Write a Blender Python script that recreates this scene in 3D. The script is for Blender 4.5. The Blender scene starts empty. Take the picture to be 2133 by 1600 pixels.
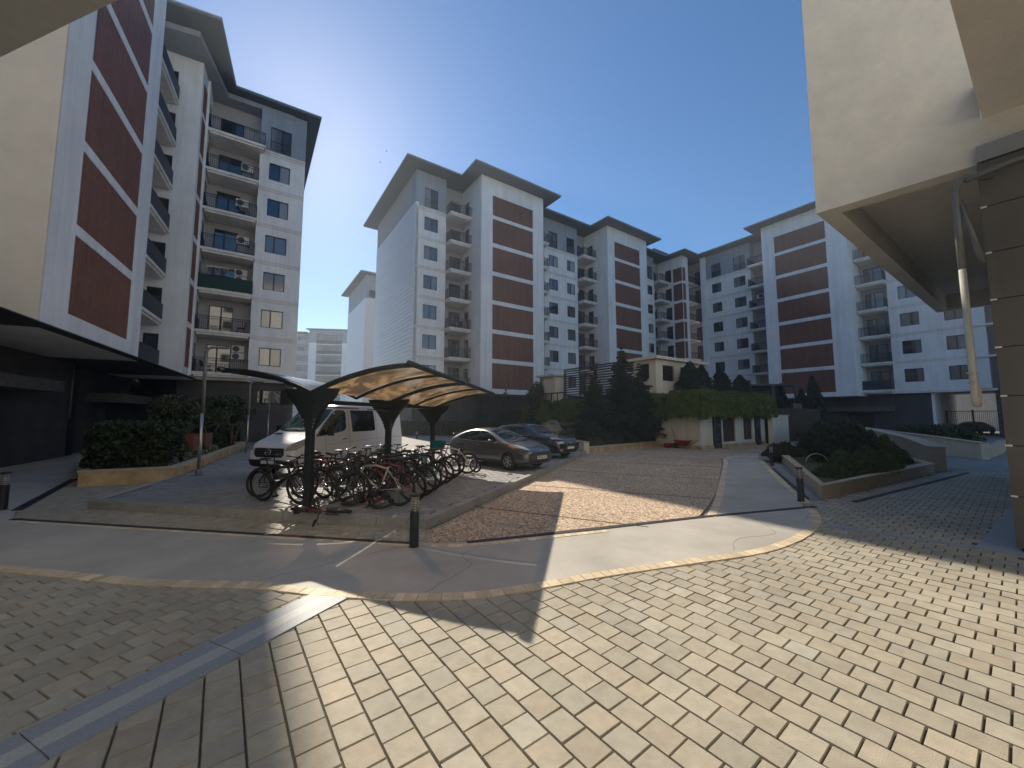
import bpy, bmesh, math, random
from mathutils import Vector, Matrix, Euler
from mathutils.bvhtree import BVHTree
R = math.radians
rnd = random.Random(7)
scene = bpy.context.scene
col = scene.collection

# ------------------------------------------------------------------ helpers
def dv(az):
    a = R(az)
    return Vector((math.sin(a), math.cos(a)))

class MB:
    """collects geometry, builds one mesh object"""
    def __init__(s):
        s.v = []; s.f = []; s.m = []
        s.mi = 0
    def add(s, vs, fs):
        b = len(s.v)
        s.v.extend([tuple(p) for p in vs])
        for f in fs:
            s.f.append([b + i for i in f]); s.m.append(s.mi)
    def hexa(s, p):  # 8 points: bottom 4 ccw, top 4 ccw
        s.add(p, [(0,3,2,1),(4,5,6,7),(0,1,5,4),(1,2,6,5),(2,3,7,6),(3,0,4,7)])
    def box(s, x0, x1, y0, y1, z0, z1):
        s.hexa([(x0,y0,z0),(x1,y0,z0),(x1,y1,z0),(x0,y1,z0),(x0,y0,z1),(x1,y0,z1),(x1,y1,z1),(x0,y1,z1)])
    def obox(s, c, az, lx, ly, z0, z1):  # centred, length lx along dv(az), ly across
        d = dv(az); n = Vector((d.y, -d.x)); c = Vector(c[:2])
        q = [c - d*lx/2 - n*ly/2, c + d*lx/2 - n*ly/2, c + d*lx/2 + n*ly/2, c - d*lx/2 + n*ly/2]
        q = q[::-1]
        s.hexa([(p.x,p.y,z0) for p in q] + [(p.x,p.y,z1) for p in q])
    def prism(s, poly, z0, z1, bottom=True):
        n = len(poly)
        ar = sum(poly[i][0]*poly[(i+1)%n][1]-poly[(i+1)%n][0]*poly[i][1] for i in range(n))
        if ar < 0: poly = poly[::-1]
        vs = [(p[0],p[1],z0) for p in poly] + [(p[0],p[1],z1) for p in poly]
        fs = [tuple(range(n, 2*n))] + [(i,(i+1)%n,n+(i+1)%n,n+i) for i in range(n)]
        if bottom: fs.append(tuple(range(n-1,-1,-1)))
        s.add(vs, fs)
    def tube(s, p0, p1, r, seg=6, r2=None):
        p0 = Vector(p0); p1 = Vector(p1); d = p1-p0
        if d.length < 1e-6: return
        d.normalize(); r2 = r if r2 is None else r2
        a = d.orthogonal().normalized(); b = d.cross(a)
        vs = []
        for P, rr in ((p0,r),(p1,r2)):
            for k in range(seg):
                t = 2*math.pi*k/seg
                vs.append(P + a*math.cos(t)*rr + b*math.sin(t)*rr)
        fs = [(k,(k+1)%seg,seg+(k+1)%seg,seg+k) for k in range(seg)]
        fs += [tuple(range(seg-1,-1,-1)), tuple(range(seg,2*seg))]
        s.add(vs, fs)
    def path(s, pts, r, seg=6):
        for a, b in zip(pts, pts[1:]): s.tube(a, b, r, seg)
    def sweep(s, pts, r, seg=8, closed=False):
        """smooth tube along points"""
        P = [Vector(p) for p in pts]; n = len(P); vs = []
        up = None
        for i in range(n):
            if closed: t = P[(i+1)%n]-P[i-1]
            else: t = P[min(i+1,n-1)]-P[max(i-1,0)]
            t.normalize()
            if up is None: up = t.orthogonal().normalized()
            up = (up - t*up.dot(t)).normalized(); b = t.cross(up)
            rr = r[i] if isinstance(r,(list,tuple)) else r
            for k in range(seg):
                a = 2*math.pi*k/seg
                vs.append(P[i]+up*math.cos(a)*rr+b*math.sin(a)*rr)
        fs = []
        for i in range(n if closed else n-1):
            j = (i+1)%n
            for k in range(seg):
                fs.append((i*seg+k, i*seg+(k+1)%seg, j*seg+(k+1)%seg, j*seg+k))
        if not closed:
            fs += [tuple(range(seg-1,-1,-1)), tuple(range((n-1)*seg, n*seg))]
        s.add(vs, fs)
    def ring(s, c, axis, Rr, r, n=28, seg=8, flat=1.0):
        c = Vector(c); ax = Vector(axis).normalized(); a = ax.orthogonal().normalized(); b = ax.cross(a)
        vs = []
        for i in range(n):
            t = 2*math.pi*i/n; rd = a*math.cos(t)+b*math.sin(t)
            for k in range(seg):
                u = 2*math.pi*k/seg
                vs.append(c + rd*(Rr + r*math.cos(u)) + ax*(r*flat*math.sin(u)))
        fs = [(i*seg+k, ((i+1)%n)*seg+k, ((i+1)%n)*seg+(k+1)%seg, i*seg+(k+1)%seg) for i in range(n) for k in range(seg)]
        s.add(vs, fs)
    def sphere(s, c, r, nu=12, nv=8, sc=(1,1,1)):
        c = Vector(c); vs = []
        for j in range(nv+1):
            t = math.pi*j/nv
            for i in range(nu):
                u = 2*math.pi*i/nu
                vs.append((c.x+r*sc[0]*math.sin(t)*math.cos(u), c.y+r*sc[1]*math.sin(t)*math.sin(u), c.z+r*sc[2]*math.cos(t)))
        fs = [(j*nu+i, (j+1)*nu+i, (j+1)*nu+(i+1)%nu, j*nu+(i+1)%nu) for j in range(nv) for i in range(nu)]
        s.add(vs, fs)
    def lathe(s, c, prof, n=20):
        c = Vector(c); vs = []
        for (r, z) in prof:
            for i in range(n):
                u = 2*math.pi*i/n
                vs.append((c.x+r*math.cos(u), c.y+r*math.sin(u), c.z+z))
        m = len(prof)
        fs = [(j*n+i, j*n+(i+1)%n, (j+1)*n+(i+1)%n, (j+1)*n+i) for j in range(m-1) for i in range(n)]
        fs.append(tuple(range(n-1,-1,-1))); fs.append(tuple(range((m-1)*n, m*n)))
        s.add(vs, fs)
    def strip(s, pts, w, z0, z1):
        """flat band of width w centred on polyline"""
        P = [Vector(p[:2]) for p in pts]; L = []; Rr = []
        for i in range(len(P)):
            t = (P[min(i+1,len(P)-1)]-P[max(i-1,0)]).normalized(); n = Vector((-t.y,t.x))
            L.append(P[i]+n*w/2); Rr.append(P[i]-n*w/2)
        for i in range(len(P)-1):
            q = [Rr[i],Rr[i+1],L[i+1],L[i]]
            s.hexa([(p.x,p.y,z0) for p in q]+[(p.x,p.y,z1) for p in q])
    def build(s, name, mat, parent=None, smooth=False, bevel=0, world=False, **kw):
        vs = s.v
        if world and parent is not None:
            p = parent; M = Matrix()
            while p is not None:
                M = p.matrix_basis @ M; p = p.parent
            Mi = M.inverted(); vs = [tuple(Mi @ Vector(v)) for v in vs]
        me = bpy.data.meshes.new(name)
        me.from_pydata(vs, [], s.f)
        mats = mat if isinstance(mat, (list, tuple)) else [mat]
        for m in mats: me.materials.append(m)
        if len(mats) > 1: me.polygons.foreach_set('material_index', s.m)
        if smooth: me.polygons.foreach_set('use_smooth', [True]*len(me.polygons))
        me.update()
        o = bpy.data.objects.new(name, me); col.objects.link(o)
        if parent is not None: o.parent = parent
        if bevel:
            b = o.modifiers.new('bevel','BEVEL'); b.width = bevel; b.segments = 2; b.limit_method = 'ANGLE'; b.angle_limit = R(40)
        for k, v in kw.items(): o[k] = v
        return o

def tag(o, label=None, cat=None, group=None, kind=None):
    if label: o['label'] = label
    if cat: o['category'] = cat
    if group: o['group'] = group
    if kind: o['kind'] = kind
    return o
def thing(name, label, cat, loc=(0,0,0), rz=0, group=None, scale=1):
    o = bpy.data.objects.new(name, None); col.objects.link(o)
    o.location = loc; o.rotation_euler = (0,0,rz); o.scale = (scale,)*3
    o.empty_display_size = .2
    return tag(o, label, cat, group)
def kids(o): return [c for c in bpy.data.objects if c.parent == o]
def copy_tree(o, parent=None, matmap=None):
    c = o.copy(); col.objects.link(c); c.parent = parent
    for ch in kids(o): copy_tree(ch, c)
    return c
def inpoly(x, y, P):
    r = False; n = len(P); j = n-1
    for i in range(n):
        xi, yi = P[i]; xj, yj = P[j]
        if (yi > y) != (yj > y) and x < (xj-xi)*(y-yi)/(yj-yi)+xi: r = not r
        j = i
    return r

# ------------------------------------------------------------------ materials
def mat(name, c, rough=.7, var=.12, scale=3.0, bump=0.0, bscale=60.0, metal=0.0, spec=.5, big=0.0, bigscale=.35, attr=False, coat=0.0, c2=None, streak=0.0):
    m = bpy.data.materials.new(name); m.use_nodes = True
    nt = m.node_tree; N = nt.nodes; L = nt.links
    b = N['Principled BSDF']
    b.inputs['Roughness'].default_value = rough; b.inputs['Metallic'].default_value = metal
    b.inputs['Specular IOR Level'].default_value = spec
    if coat: b.inputs['Coat Weight'].default_value = coat; b.inputs['Coat Roughness'].default_value = .05
    tc = N.new('ShaderNodeTexCoord')
    no = N.new('ShaderNodeTexNoise'); no.inputs['Scale'].default_value = scale; no.inputs['Detail'].default_value = 6; no.inputs['Roughness'].default_value = .65
    L.new(tc.outputs['Object'], no.inputs['Vector'])
    cr = N.new('ShaderNodeValToRGB')
    cr.color_ramp.elements[0].position = .3; cr.color_ramp.elements[1].position = .7
    a = [max(0,x*(1-var)) for x in c]; d = [min(1,x*(1+var)) for x in (c2 or c)]
    cr.color_ramp.elements[0].color = (*a,1); cr.color_ramp.elements[1].color = (*d,1)
    L.new(no.outputs['Fac'], cr.inputs['Fac'])
    out = cr.outputs['Color']
    if big:
        n2 = N.new('ShaderNodeTexNoise'); n2.inputs['Scale'].default_value = bigscale; n2.inputs['Detail'].default_value = 5
        L.new(tc.outputs['Object'], n2.inputs['Vector'])
        mr = N.new('ShaderNodeMapRange'); mr.inputs['From Min'].default_value = .3; mr.inputs['From Max'].default_value = .7
        mr.inputs['To Min'].default_value = 1-big; mr.inputs['To Max'].default_value = 1+big*.4
        L.new(n2.outputs['Fac'], mr.inputs['Value'])
        mx = N.new('ShaderNodeMix'); mx.data_type='RGBA'; mx.blend_type='MULTIPLY'; mx.inputs['Factor'].default_value = 1
        L.new(out, mx.inputs[6]); L.new(mr.outputs['Result'], mx.inputs[7]); out = mx.outputs[2]
    if streak:
        mp = N.new('ShaderNodeMapping'); mp.inputs['Scale'].default_value = (1.6,1.6,.10); L.new(tc.outputs['Object'], mp.inputs['Vector'])
        n4 = N.new('ShaderNodeTexNoise'); n4.inputs['Scale'].default_value = 1.4; n4.inputs['Detail'].default_value = 7; n4.inputs['Roughness'].default_value = .7
        L.new(mp.outputs['Vector'], n4.inputs['Vector'])
        m4 = N.new('ShaderNodeMapRange'); m4.inputs['From Min'].default_value = .35; m4.inputs['From Max'].default_value = .62; m4.inputs['To Min'].default_value = 1-streak; m4.inputs['To Max'].default_value = 1.02
        L.new(n4.outputs['Fac'], m4.inputs['Value'])
        mx = N.new('ShaderNodeMix'); mx.data_type='RGBA'; mx.blend_type='MULTIPLY'; mx.inputs['Factor'].default_value = 1
        L.new(out, mx.inputs[6]); L.new(m4.outputs['Result'], mx.inputs[7]); out = mx.outputs[2]
    if attr:
        at = N.new('ShaderNodeAttribute'); at.attribute_name = 'tone'
        mx = N.new('ShaderNodeMix'); mx.data_type='RGBA'; mx.blend_type='MULTIPLY'; mx.inputs['Factor'].default_value = 1
        L.new(out, mx.inputs[6]); L.new(at.outputs['Color'], mx.inputs[7]); out = mx.outputs[2]
    L.new(out, b.inputs['Base Color'])
    if bump:
        n3 = N.new('ShaderNodeTexNoise'); n3.inputs['Scale'].default_value = bscale; n3.inputs['Detail'].default_value = 4
        L.new(tc.outputs['Object'], n3.inputs['Vector'])
        bp = N.new('ShaderNodeBump'); bp.inputs['Strength'].default_value = bump; bp.inputs['Distance'].default_value = .02
        L.new(n3.outputs['Fac'], bp.inputs['Height']); L.new(bp.outputs['Normal'], b.inputs['Normal'])
    return m

M = {}
M['stucco'] = mat('white_stucco', (.83,.83,.82), .85, .04, 1.5, .5, 35, big=.10, bigscale=.35, streak=.13)
M['stucco_bounce'] = mat('bounce_wing_stucco', (.80,.77,.70), .9, .05, 1.5)  # pale so that the added wing behind the viewpoint bounces more light
M['stucco_near'] = mat('beige_stucco', (.70,.67,.60), .9, .07, 2.5, .7, 60, big=.08)
M['stucco_side'] = mat('sand_stucco', (.70,.63,.53), .9, .05, 1.5, .5, 50, big=.05)
M['grey_paint'] = mat('grey_render', (.30,.335,.385), .85, .05, 1.5, .3, 40, big=.05, streak=.15)
M['recess'] = mat('mauve_grey_render', (.36,.35,.355), .85, .05, 1.5, .2, 40)
M['red'] = mat('red_brown_battens', (.225,.092,.052), .6, .2, 4, .1, 40, big=.16, streak=.22)
M['redback'] = mat('dark_batten_backing', (.10,.035,.022), .8, .1, 4)
M['dark_clad'] = mat('dark_slate_cladding', (.06,.058,.06), .62, .2, 1.2, .25, 50, big=.3, bigscale=.8, streak=.25)
M['col_clad'] = mat('brown_grey_cladding', (.125,.115,.10), .65, .14, 1.6, .15, 80, big=.2, streak=.2)
M['joint'] = mat('joint_black', (.012,.012,.013), .9, .05)
M['stone_strip'] = mat('split_stone', (.10,.095,.09), .9, .35, 6, .8, 18)
M['eave'] = mat('eave_green_metal', (.30,.34,.31), .6, .05)
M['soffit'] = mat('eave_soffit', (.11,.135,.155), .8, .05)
M['roof'] = mat('roof_sheet', (.22,.24,.24), .6, .1)
M['siding'] = mat('white_siding', (.64,.66,.68), .45, .04, 2, .05, 30)
M['siding_grey'] = mat('grey_siding', (.27,.29,.32), .5, .05, 2)
M['rail'] = mat('black_rail', (.02,.022,.026), .45, .1)
M['rail_mesh'] = mat('green_mesh_cover', (.02,.05,.045), .8, .2, 9)
M['frame'] = mat('dark_window_frame', (.022,.022,.024), .4, .1)
M['slab'] = mat('cream_slab', (.74,.72,.68), .85, .06, 2, .2, 50, big=.12, streak=.15)
M['rail_panel'] = mat('navy_railing_panel', (.018,.026,.042), .5, .1)
M['ac'] = mat('ac_white', (.68,.68,.66), .5, .05)
M['acgrill'] = mat('ac_grill', (.10,.10,.11), .6, .1)
def glass(name, c, stripe=0):
    m = mat(name, c, .04, .05, 2, spec=.9)
    b = m.node_tree.nodes['Principled BSDF']; b.inputs['IOR'].default_value = 1.7
    if stripe:
        N = m.node_tree.nodes; L = m.node_tree.links
        w = N.new('ShaderNodeTexWave'); w.inputs['Scale'].default_value = 4.5; w.inputs['Distortion'].default_value = 2.5; w.inputs['Detail'].default_value = 2
        tc = N.new('ShaderNodeTexCoord'); L.new(tc.outputs['Object'], w.inputs['Vector'])
        cr = N.new('ShaderNodeValToRGB'); cr.color_ramp.elements[0].color = (*[x*.45 for x in c],1); cr.color_ramp.elements[1].color = (*c,1)
        L.new(w.outputs['Fac'], cr.inputs['Fac']); L.new(cr.outputs['Color'], b.inputs['Base Color'])
        b.inputs['Roughness'].default_value = .12
    return m
M['glass'] = [glass('window_glass', (.012,.016,.022)), glass('window_glass_dim', (.04,.05,.06)), glass('window_curtain', (.34,.33,.30), 1), glass('window_curtain_grey', (.16,.17,.18), 1)]
M['car_glass'] = mat('car_glass', (.008,.012,.012), .03, .02, spec=1.0)
M['paver'] = mat('beige_paver', (.39,.345,.262), .8, .13, 9, .35, 160, big=.15, bigscale=.8, attr=True)
M['paver_grey'] = mat('grey_paver', (.27,.26,.245), .75, .12, 9, .3, 160, big=.15, bigscale=.5, attr=True)
M['sand'] = mat('joint_sand', (.11,.088,.062), .95, .3, 20)
M['crack'] = mat('crack_grime', (.16,.14,.12), .9, .2)
M['concrete'] = mat('stamped_concrete', (.45,.415,.355), .75, .12, 1.4, .2, 120, big=.22, bigscale=.6)
M['travertine'] = mat('travertine_border', (.60,.49,.34), .7, .15, 12, .3, 90, attr=True)
M['granite'] = mat('grey_granite', (.30,.32,.33), .6, .18, 60, .1, 200, big=.1)
M['granite_lt'] = mat('light_granite', (.40,.40,.37), .6, .15, 60, .1, 200, big=.1)
M['granite_dk'] = mat('blue_grey_granite', (.26,.28,.295), .6, .18, 60, .1, 200, big=.1)
M['kerb'] = mat('kerb_stone', (.30,.28,.25), .8, .18, 14, .3, 80, big=.2, bigscale=1.5)
M['drain'] = mat('drain_slot', (.018,.018,.02), .7, .2, 10)
M['wallstone'] = mat('yellow_limestone', (.44,.30,.15), .8, .25, 2.2, .3, 60, big=.25, bigscale=1.2, c2=(.50,.38,.22))
M['capstone'] = mat('limestone_cap', (.46,.37,.26), .8, .12, 5, .2, 60)
M['cream'] = mat('cream_render', (.68,.61,.47), .85, .05, 1.5, .25, 60, big=.1, streak=.15)
M['soil'] = mat('dark_soil', (.045,.028,.018), .95, .4, 8, .8, 30)
M['grass'] = mat('dry_lawn', (.05,.07,.02), .95, .4, 12, .6, 60)
M['corten'] = mat('rusty_steel', (.14,.055,.03), .8, .25, 4)
M['black'] = mat('black_powder_coat', (.012,.016,.018), .35, .1, spec=.6)
M['lampgrey'] = mat('galvanised_grey', (.16,.165,.165), .45, .1, metal=.3)
M['steel'] = mat('brushed_steel', (.45,.44,.40), .35, .1, metal=.9)
M['tyre'] = mat('tyre_rubber', (.012,.012,.012), .8, .1)
M['rim'] = mat('alloy_rim', (.42,.42,.42), .3, .05, metal=.85)
M['chrome'] = mat('chrome', (.6,.6,.6), .12, .02, metal=1)
M['vanpaint'] = mat('white_van_paint', (.80,.80,.79), .35, .03, 2, coat=.6)
M['plastic'] = mat('black_plastic', (.018,.018,.02), .55, .1)
M['lens'] = mat('lamp_lens', (.38,.36,.32), .12, .2, 12, coat=.8)
M['amber'] = mat('amber_lens', (.42,.12,.03), .2, .1, coat=.8)
M['trunk'] = mat('bark', (.12,.085,.055), .9, .3, 12, .6, 40)
def leafmat(name, c, v=.35):
    m = mat(name, c, .6, v, 1.6, spec=.3)
    return m
M['leaf_dark'] = leafmat('dark_leaf', (.028,.042,.018))
M['leaf_olive'] = leafmat('olive_leaf', (.050,.064,.032))
M['leaf_conifer'] = leafmat('conifer_needles', (.018,.036,.026))
M['leaf_juniper'] = leafmat('juniper_needles', (.055,.09,.028))
M['leaf_hang'] = leafmat('hanging_ground_cover', (.085,.13,.03))
M['leaf_silver'] = leafmat('silver_leaf', (.16,.17,.15))
# pebble paving
def pebble():
    m = bpy.data.materials.new('washed_pebble'); m.use_nodes = True
    N = m.node_tree.nodes; L = m.node_tree.links; b = N['Principled BSDF']; b.inputs['Roughness'].default_value = .8
    tc = N.new('ShaderNodeTexCoord'); vo = N.new('ShaderNodeTexVoronoi'); vo.inputs['Scale'].default_value = 34
    L.new(tc.outputs['Object'], vo.inputs['Vector'])
    sp = N.new('ShaderNodeSeparateColor'); L.new(vo.outputs['Color'], sp.inputs[0])
    cr = N.new('ShaderNodeValToRGB'); e = cr.color_ramp.elements
    e[0].position = 0; e[0].color = (.17,.11,.065,1); e[1].position = 1; e[1].color = (.80,.68,.52,1)
    for p, c in ((.3,(.38,.25,.155)),(.6,(.52,.38,.25)),(.85,(.62,.49,.34))):
        x = e.new(p); x.color = (*c,1)
    L.new(sp.outputs[0], cr.inputs['Fac'])
    n2 = N.new('ShaderNodeTexNoise'); n2.inputs['Scale'].default_value = .5; L.new(tc.outputs['Object'], n2.inputs['Vector'])
    mr = N.new('ShaderNodeMapRange'); mr.inputs['From Min'].default_value=.3; mr.inputs['From Max'].default_value=.7; mr.inputs['To Min'].default_value=.82; mr.inputs['To Max'].default_value=1.05
    L.new(n2.outputs['Fac'], mr.inputs['Value'])
    mx = N.new('ShaderNodeMix'); mx.data_type='RGBA'; mx.blend_type='MULTIPLY'; mx.inputs['Factor'].default_value=1
    L.new(cr.outputs['Color'], mx.inputs[6]); L.new(mr.outputs['Result'], mx.inputs[7]); L.new(mx.outputs[2], b.inputs['Base Color'])
    bp = N.new('ShaderNodeBump'); bp.inputs['Strength'].default_value=.7; bp.inputs['Distance'].default_value=.008; bp.invert=True
    L.new(vo.outputs['Distance'], bp.inputs['Height']); L.new(bp.outputs['Normal'], b.inputs['Normal'])
    return m
M['pebble'] = pebble()
def farpaver():
    m = mat('far_paver', (.30,.28,.25), .8, .12, 6)
    N = m.node_tree.nodes; L = m.node_tree.links; b = N['Principled BSDF']
    tc = N.new('ShaderNodeTexCoord'); mp = N.new('ShaderNodeMapping'); mp.inputs['Rotation'].default_value = (0,0,R(55)); L.new(tc.outputs['Object'], mp.inputs['Vector'])
    br = N.new('ShaderNodeTexBrick'); br.inputs['Scale'].default_value = 1; br.inputs['Brick Width'].default_value=.21; br.inputs['Row Height'].default_value=.21; br.inputs['Mortar Size'].default_value=.008
    br.inputs['Color1'].default_value=(.30,.28,.25,1); br.inputs['Color2'].default_value=(.25,.235,.21,1); br.inputs['Mortar'].default_value=(.07,.065,.06,1)
    L.new(mp.outputs['Vector'], br.inputs['Vector']); L.new(br.outputs['Color'], b.inputs['Base Color'])
    return m
M['farpaver'] = farpaver()
# bronze polycarbonate
def poly():
    m = bpy.data.materials.new('bronze_polycarbonate'); m.use_nodes = True
    N = m.node_tree.nodes; L = m.node_tree.links; out = N['Material Output']; N.remove(N['Principled BSDF'])
    tr = N.new('ShaderNodeBsdfTransparent'); tr.inputs['Color'].default_value=(.22,.13,.06,1)
    tl = N.new('ShaderNodeBsdfTranslucent')
    no = N.new('ShaderNodeTexNoise'); no.inputs['Scale'].default_value=.8; no.inputs['Detail'].default_value=1.5; no.inputs['Distortion'].default_value=3.5
    tc = N.new('ShaderNodeTexCoord'); L.new(tc.outputs['Object'], no.inputs['Vector'])
    cr = N.new('ShaderNodeValToRGB'); cr.color_ramp.elements[0].position=.38; cr.color_ramp.elements[1].position=.80
    cr.color_ramp.elements[0].color=(.10,.07,.045,1); cr.color_ramp.elements[1].color=(.50,.32,.15,1); L.new(no.outputs['Fac'], cr.inputs['Fac']); L.new(cr.outputs['Color'], tl.inputs['Color'])
    df = N.new('ShaderNodeBsdfDiffuse'); df.inputs['Color'].default_value=(.25,.18,.12,1)
    gl = N.new('ShaderNodeBsdfGlossy'); gl.inputs['Roughness'].default_value=.16
    a = N.new('ShaderNodeMixShader'); a.inputs[0].default_value=.72; L.new(tr.outputs[0],a.inputs[1]); L.new(tl.outputs[0],a.inputs[2])
    a2 = N.new('ShaderNodeMixShader'); a2.inputs[0].default_value=.12; L.new(a.outputs[0],a2.inputs[1]); L.new(df.outputs[0],a2.inputs[2])
    fr = N.new('ShaderNodeMapRange'); lw = N.new('ShaderNodeLayerWeight'); lw.inputs['Blend'].default_value=.25; L.new(lw.outputs['Facing'], fr.inputs['Value']); fr.inputs['To Min'].default_value=.04; fr.inputs['To Max'].default_value=.55
    b = N.new('ShaderNodeMixShader'); L.new(fr.outputs[0], b.inputs[0]); L.new(a2.outputs[0],b.inputs[1]); L.new(gl.outputs[0],b.inputs[2])
    L.new(b.outputs[0], out.inputs['Surface'])
    return m
M['poly'] = poly()
def clearglass():
    m = mat('clear_glass_lens', (.5,.48,.4), .1, .05)
    b = m.node_tree.nodes['Principled BSDF']; b.inputs['Transmission Weight'].default_value = .6
    return m
M['clear'] = clearglass()
# ------------------------------------------------------------------ camera, light, sky
cam = bpy.data.objects.new('camera', bpy.data.cameras.new('camera')); col.objects.link(cam)
cam.data.sensor_width = 36; cam.data.lens = 801/2133*36; cam.data.clip_end = 3000; cam.data.clip_start = .05
cam.location = (0,0,1.95); cam.rotation_euler = (R(90+4.78), 0, 0)
scene.camera = cam
S = Vector((-.703,1.263,1.0)).normalized()
sun = bpy.data.objects.new('sun', bpy.data.lights.new('sun','SUN')); col.objects.link(sun)
sun.data.energy = 5.0; sun.data.angle = R(.5); sun.data.color = (1,.90,.76)
sun.rotation_euler = S.to_track_quat('Z','Y').to_euler(); sun.location = S*60
w = bpy.data.worlds.new('World'); scene.world = w; w.use_nodes = True
bg = w.node_tree.nodes['Background']; sky = w.node_tree.nodes.new('ShaderNodeTexSky'); sky.sky_type = 'NISHITA'
sky.sun_disc = False; sky.sun_elevation = math.asin(S.z); sky.sun_rotation = math.atan2(S.x, S.y)
sky.air_density = 1.0; sky.dust_density = .2; sky.ozone_density = 3.0; sky.altitude = 0
hs_ = w.node_tree.nodes.new('ShaderNodeHueSaturation'); hs_.inputs['Saturation'].default_value = 1.2
w.node_tree.links.new(sky.outputs[0], hs_.inputs['Color']); w.node_tree.links.new(hs_.outputs[0], bg.inputs['Color']); bg.inputs['Strength'].default_value = .095
scene.view_settings.view_transform = 'Standard'; scene.view_settings.look = 'None'
scene.view_settings.exposure = 0.55; scene.view_settings.gamma = 1

# ------------------------------------------------------------------ ground
def struct(name, mb, m, **k):
    o = mb.build(name, m, **k); o['kind'] = 'structure'; return o
g = MB(); n = 1500
g.add([(-n,-n,-.03),(n,-n,-.03),(n,n,-.03),(-n,n,-.03)], [(0,1,2,3)])
struct('ground', g, M['farpaver'])

def paver_field(mb, tones, poly, az, size, z, ox=0, oy=0, stagger=.5, hole=None, gap=.009, ch=.004):
    """one small chamfered block per paver; rows along dv(az)"""
    d = dv(az); e = Vector((d.y,-d.x))
    us = [Vector(p).dot(d) for p in poly]; vs = [Vector(p).dot(e) for p in poly]
    i0, i1 = int(min(us)/size)-1, int(max(us)/size)+2; j0, j1 = int(min(vs)/size)-1, int(max(vs)/size)+2
    for j in range(j0, j1):
        sh = stagger*size*(j % 2) + ox
        for i in range(i0, i1):
            u = i*size+sh; v = j*size+oy; c = d*(u+size/2)+e*(v+size/2)
            if not inpoly(c.x, c.y, poly): continue
            if hole and inpoly(c.x, c.y, hole): continue
            h = z + rnd.uniform(-.0022,.0022); tx = rnd.uniform(-.0018,.0018); ty = rnd.uniform(-.0018,.0018)
            a, b = size/2-gap/2, size/2-gap/2-ch; P = []
            for (k, zz) in ((a, -.020), (b, 0)):
                for su, sv in ((-1,-1),(1,-1),(1,1),(-1,1)):
                    p = c + d*su*k + e*sv*k
                    P.append((p.x, p.y, h+zz+tx*su+ty*sv))
            mb.add(P, [(7,6,5,4),(0,4,5,1),(1,5,6,2),(2,6,7,3),(3,7,4,0)])
            t = rnd.gauss(1,.06); t = max(.72,min(1.25,t)); wm = rnd.uniform(-.03,.03)
            if rnd.random() < .04: t *= 1.12; wm -= .04
            tones.extend([(t*(1+wm), t, t*(1-wm), 1)]*5)
def build_tone(name, mb, tones, m):
    o = mb.build(name, m); me = o.data
    at = me.color_attributes.new('tone','FLOAT_COLOR','CORNER')
    buf = []
    for p, t in zip(me.polygons, tones): buf.extend(list(t)*p.loop_total)
    at.data.foreach_set('color', buf)
    return o

BL = [(-16,6.72),(-12,6.02),(-6.44,5.02),(-5.27,4.79),(-4.25,4.62),(-2.98,4.54),(-2.47,4.43),(-1.9,4.32),(-1.05,4.25),(-.34,4.31),(.36,4.54),(1.06,4.82),(2.07,5.16),(3.49,5.62),(4.42,6.14),(5.21,6.77),(5.79,7.38),(6.2,7.99),(6.39,8.4)]  # back-projected from image pixels, as are most positions below, pasted as world coordinates
def smooth_line(P, k=6):
    out = []
    for i in range(len(P)-1):
        p0 = Vector(P[max(i-1,0)]); p1 = Vector(P[i]); p2 = Vector(P[i+1]); p3 = Vector(P[min(i+2,len(P)-1)])
        for s in range(k):
            t = s/k
            out.append(.5*((2*p1)+(-p0+p2)*t+(2*p0-5*p1+4*p2-p3)*t*t+(-p0+3*p1-3*p2+p3)*t**3))
    out.append(Vector(P[-1])); return [(p.x,p.y) for p in out]
BLs = smooth_line(BL)
def offset(P, w):
    out = []
    for i in range(len(P)):
        t = (Vector(P[min(i+1,len(P)-1)])-Vector(P[max(i-1,0)])).normalized()
        out.append((P[i][0]-t.y*w, P[i][1]+t.x*w))
    return out
GS0, GS1 = Vector((-1.98,4.36)), Vector((-7.0,-6.9))          # granite strip centre line
gd = (GS1-GS0).normalized(); gd = -dv(24.0); GS1 = GS0 + gd*12
# left paver field
mb = MB(); tn = []
left_poly = [(GS0.x,GS0.y+.1),(GS1.x,GS1.y),(-12,-3),(-13,6.3)] + [p for p in BLs if -12.9 < p[0] < -2.0]
BX = offset(BLs, .14)
left_poly = [(GS0.x+.05,GS0.y+.12)] + [(GS1.x,GS1.y),(-9,-3),(-13,2),(-13,6.2)] + [p for p in BX if -12.5 < p[0] < -2.0]
paver_field(mb, tn, left_poly, 24, .215, 0, stagger=.5)
# right paver field (in front of the camera, and past the right hand planter)
right_poly = [p for p in BLs if p[0] > -2.1] + [(6.75,8.9),(7.3,9.2),(14.7,13.45),(16.1,14.3),(19,12),(13,8),(8.5,4.5),(5.5,0),(3,-2),(GS1.x+3,-2),(-4.3,-.5)]
rp2 = [(-1.98,4.46)] + [p for p in BX if p[0] > -1.9] + [(6.55,8.9),(7.35,9.2),(14.7,13.4),(16.0,14.2),(18,13.5),(12.9,9.75),(6.95,5.9),(7.2,5.0),(4.5,1.2),(2.8,.9),(-3.6,.7)]
paver_field(mb, tn, rp2, -37, .215, 0, ox=.07, stagger=.5)
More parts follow.
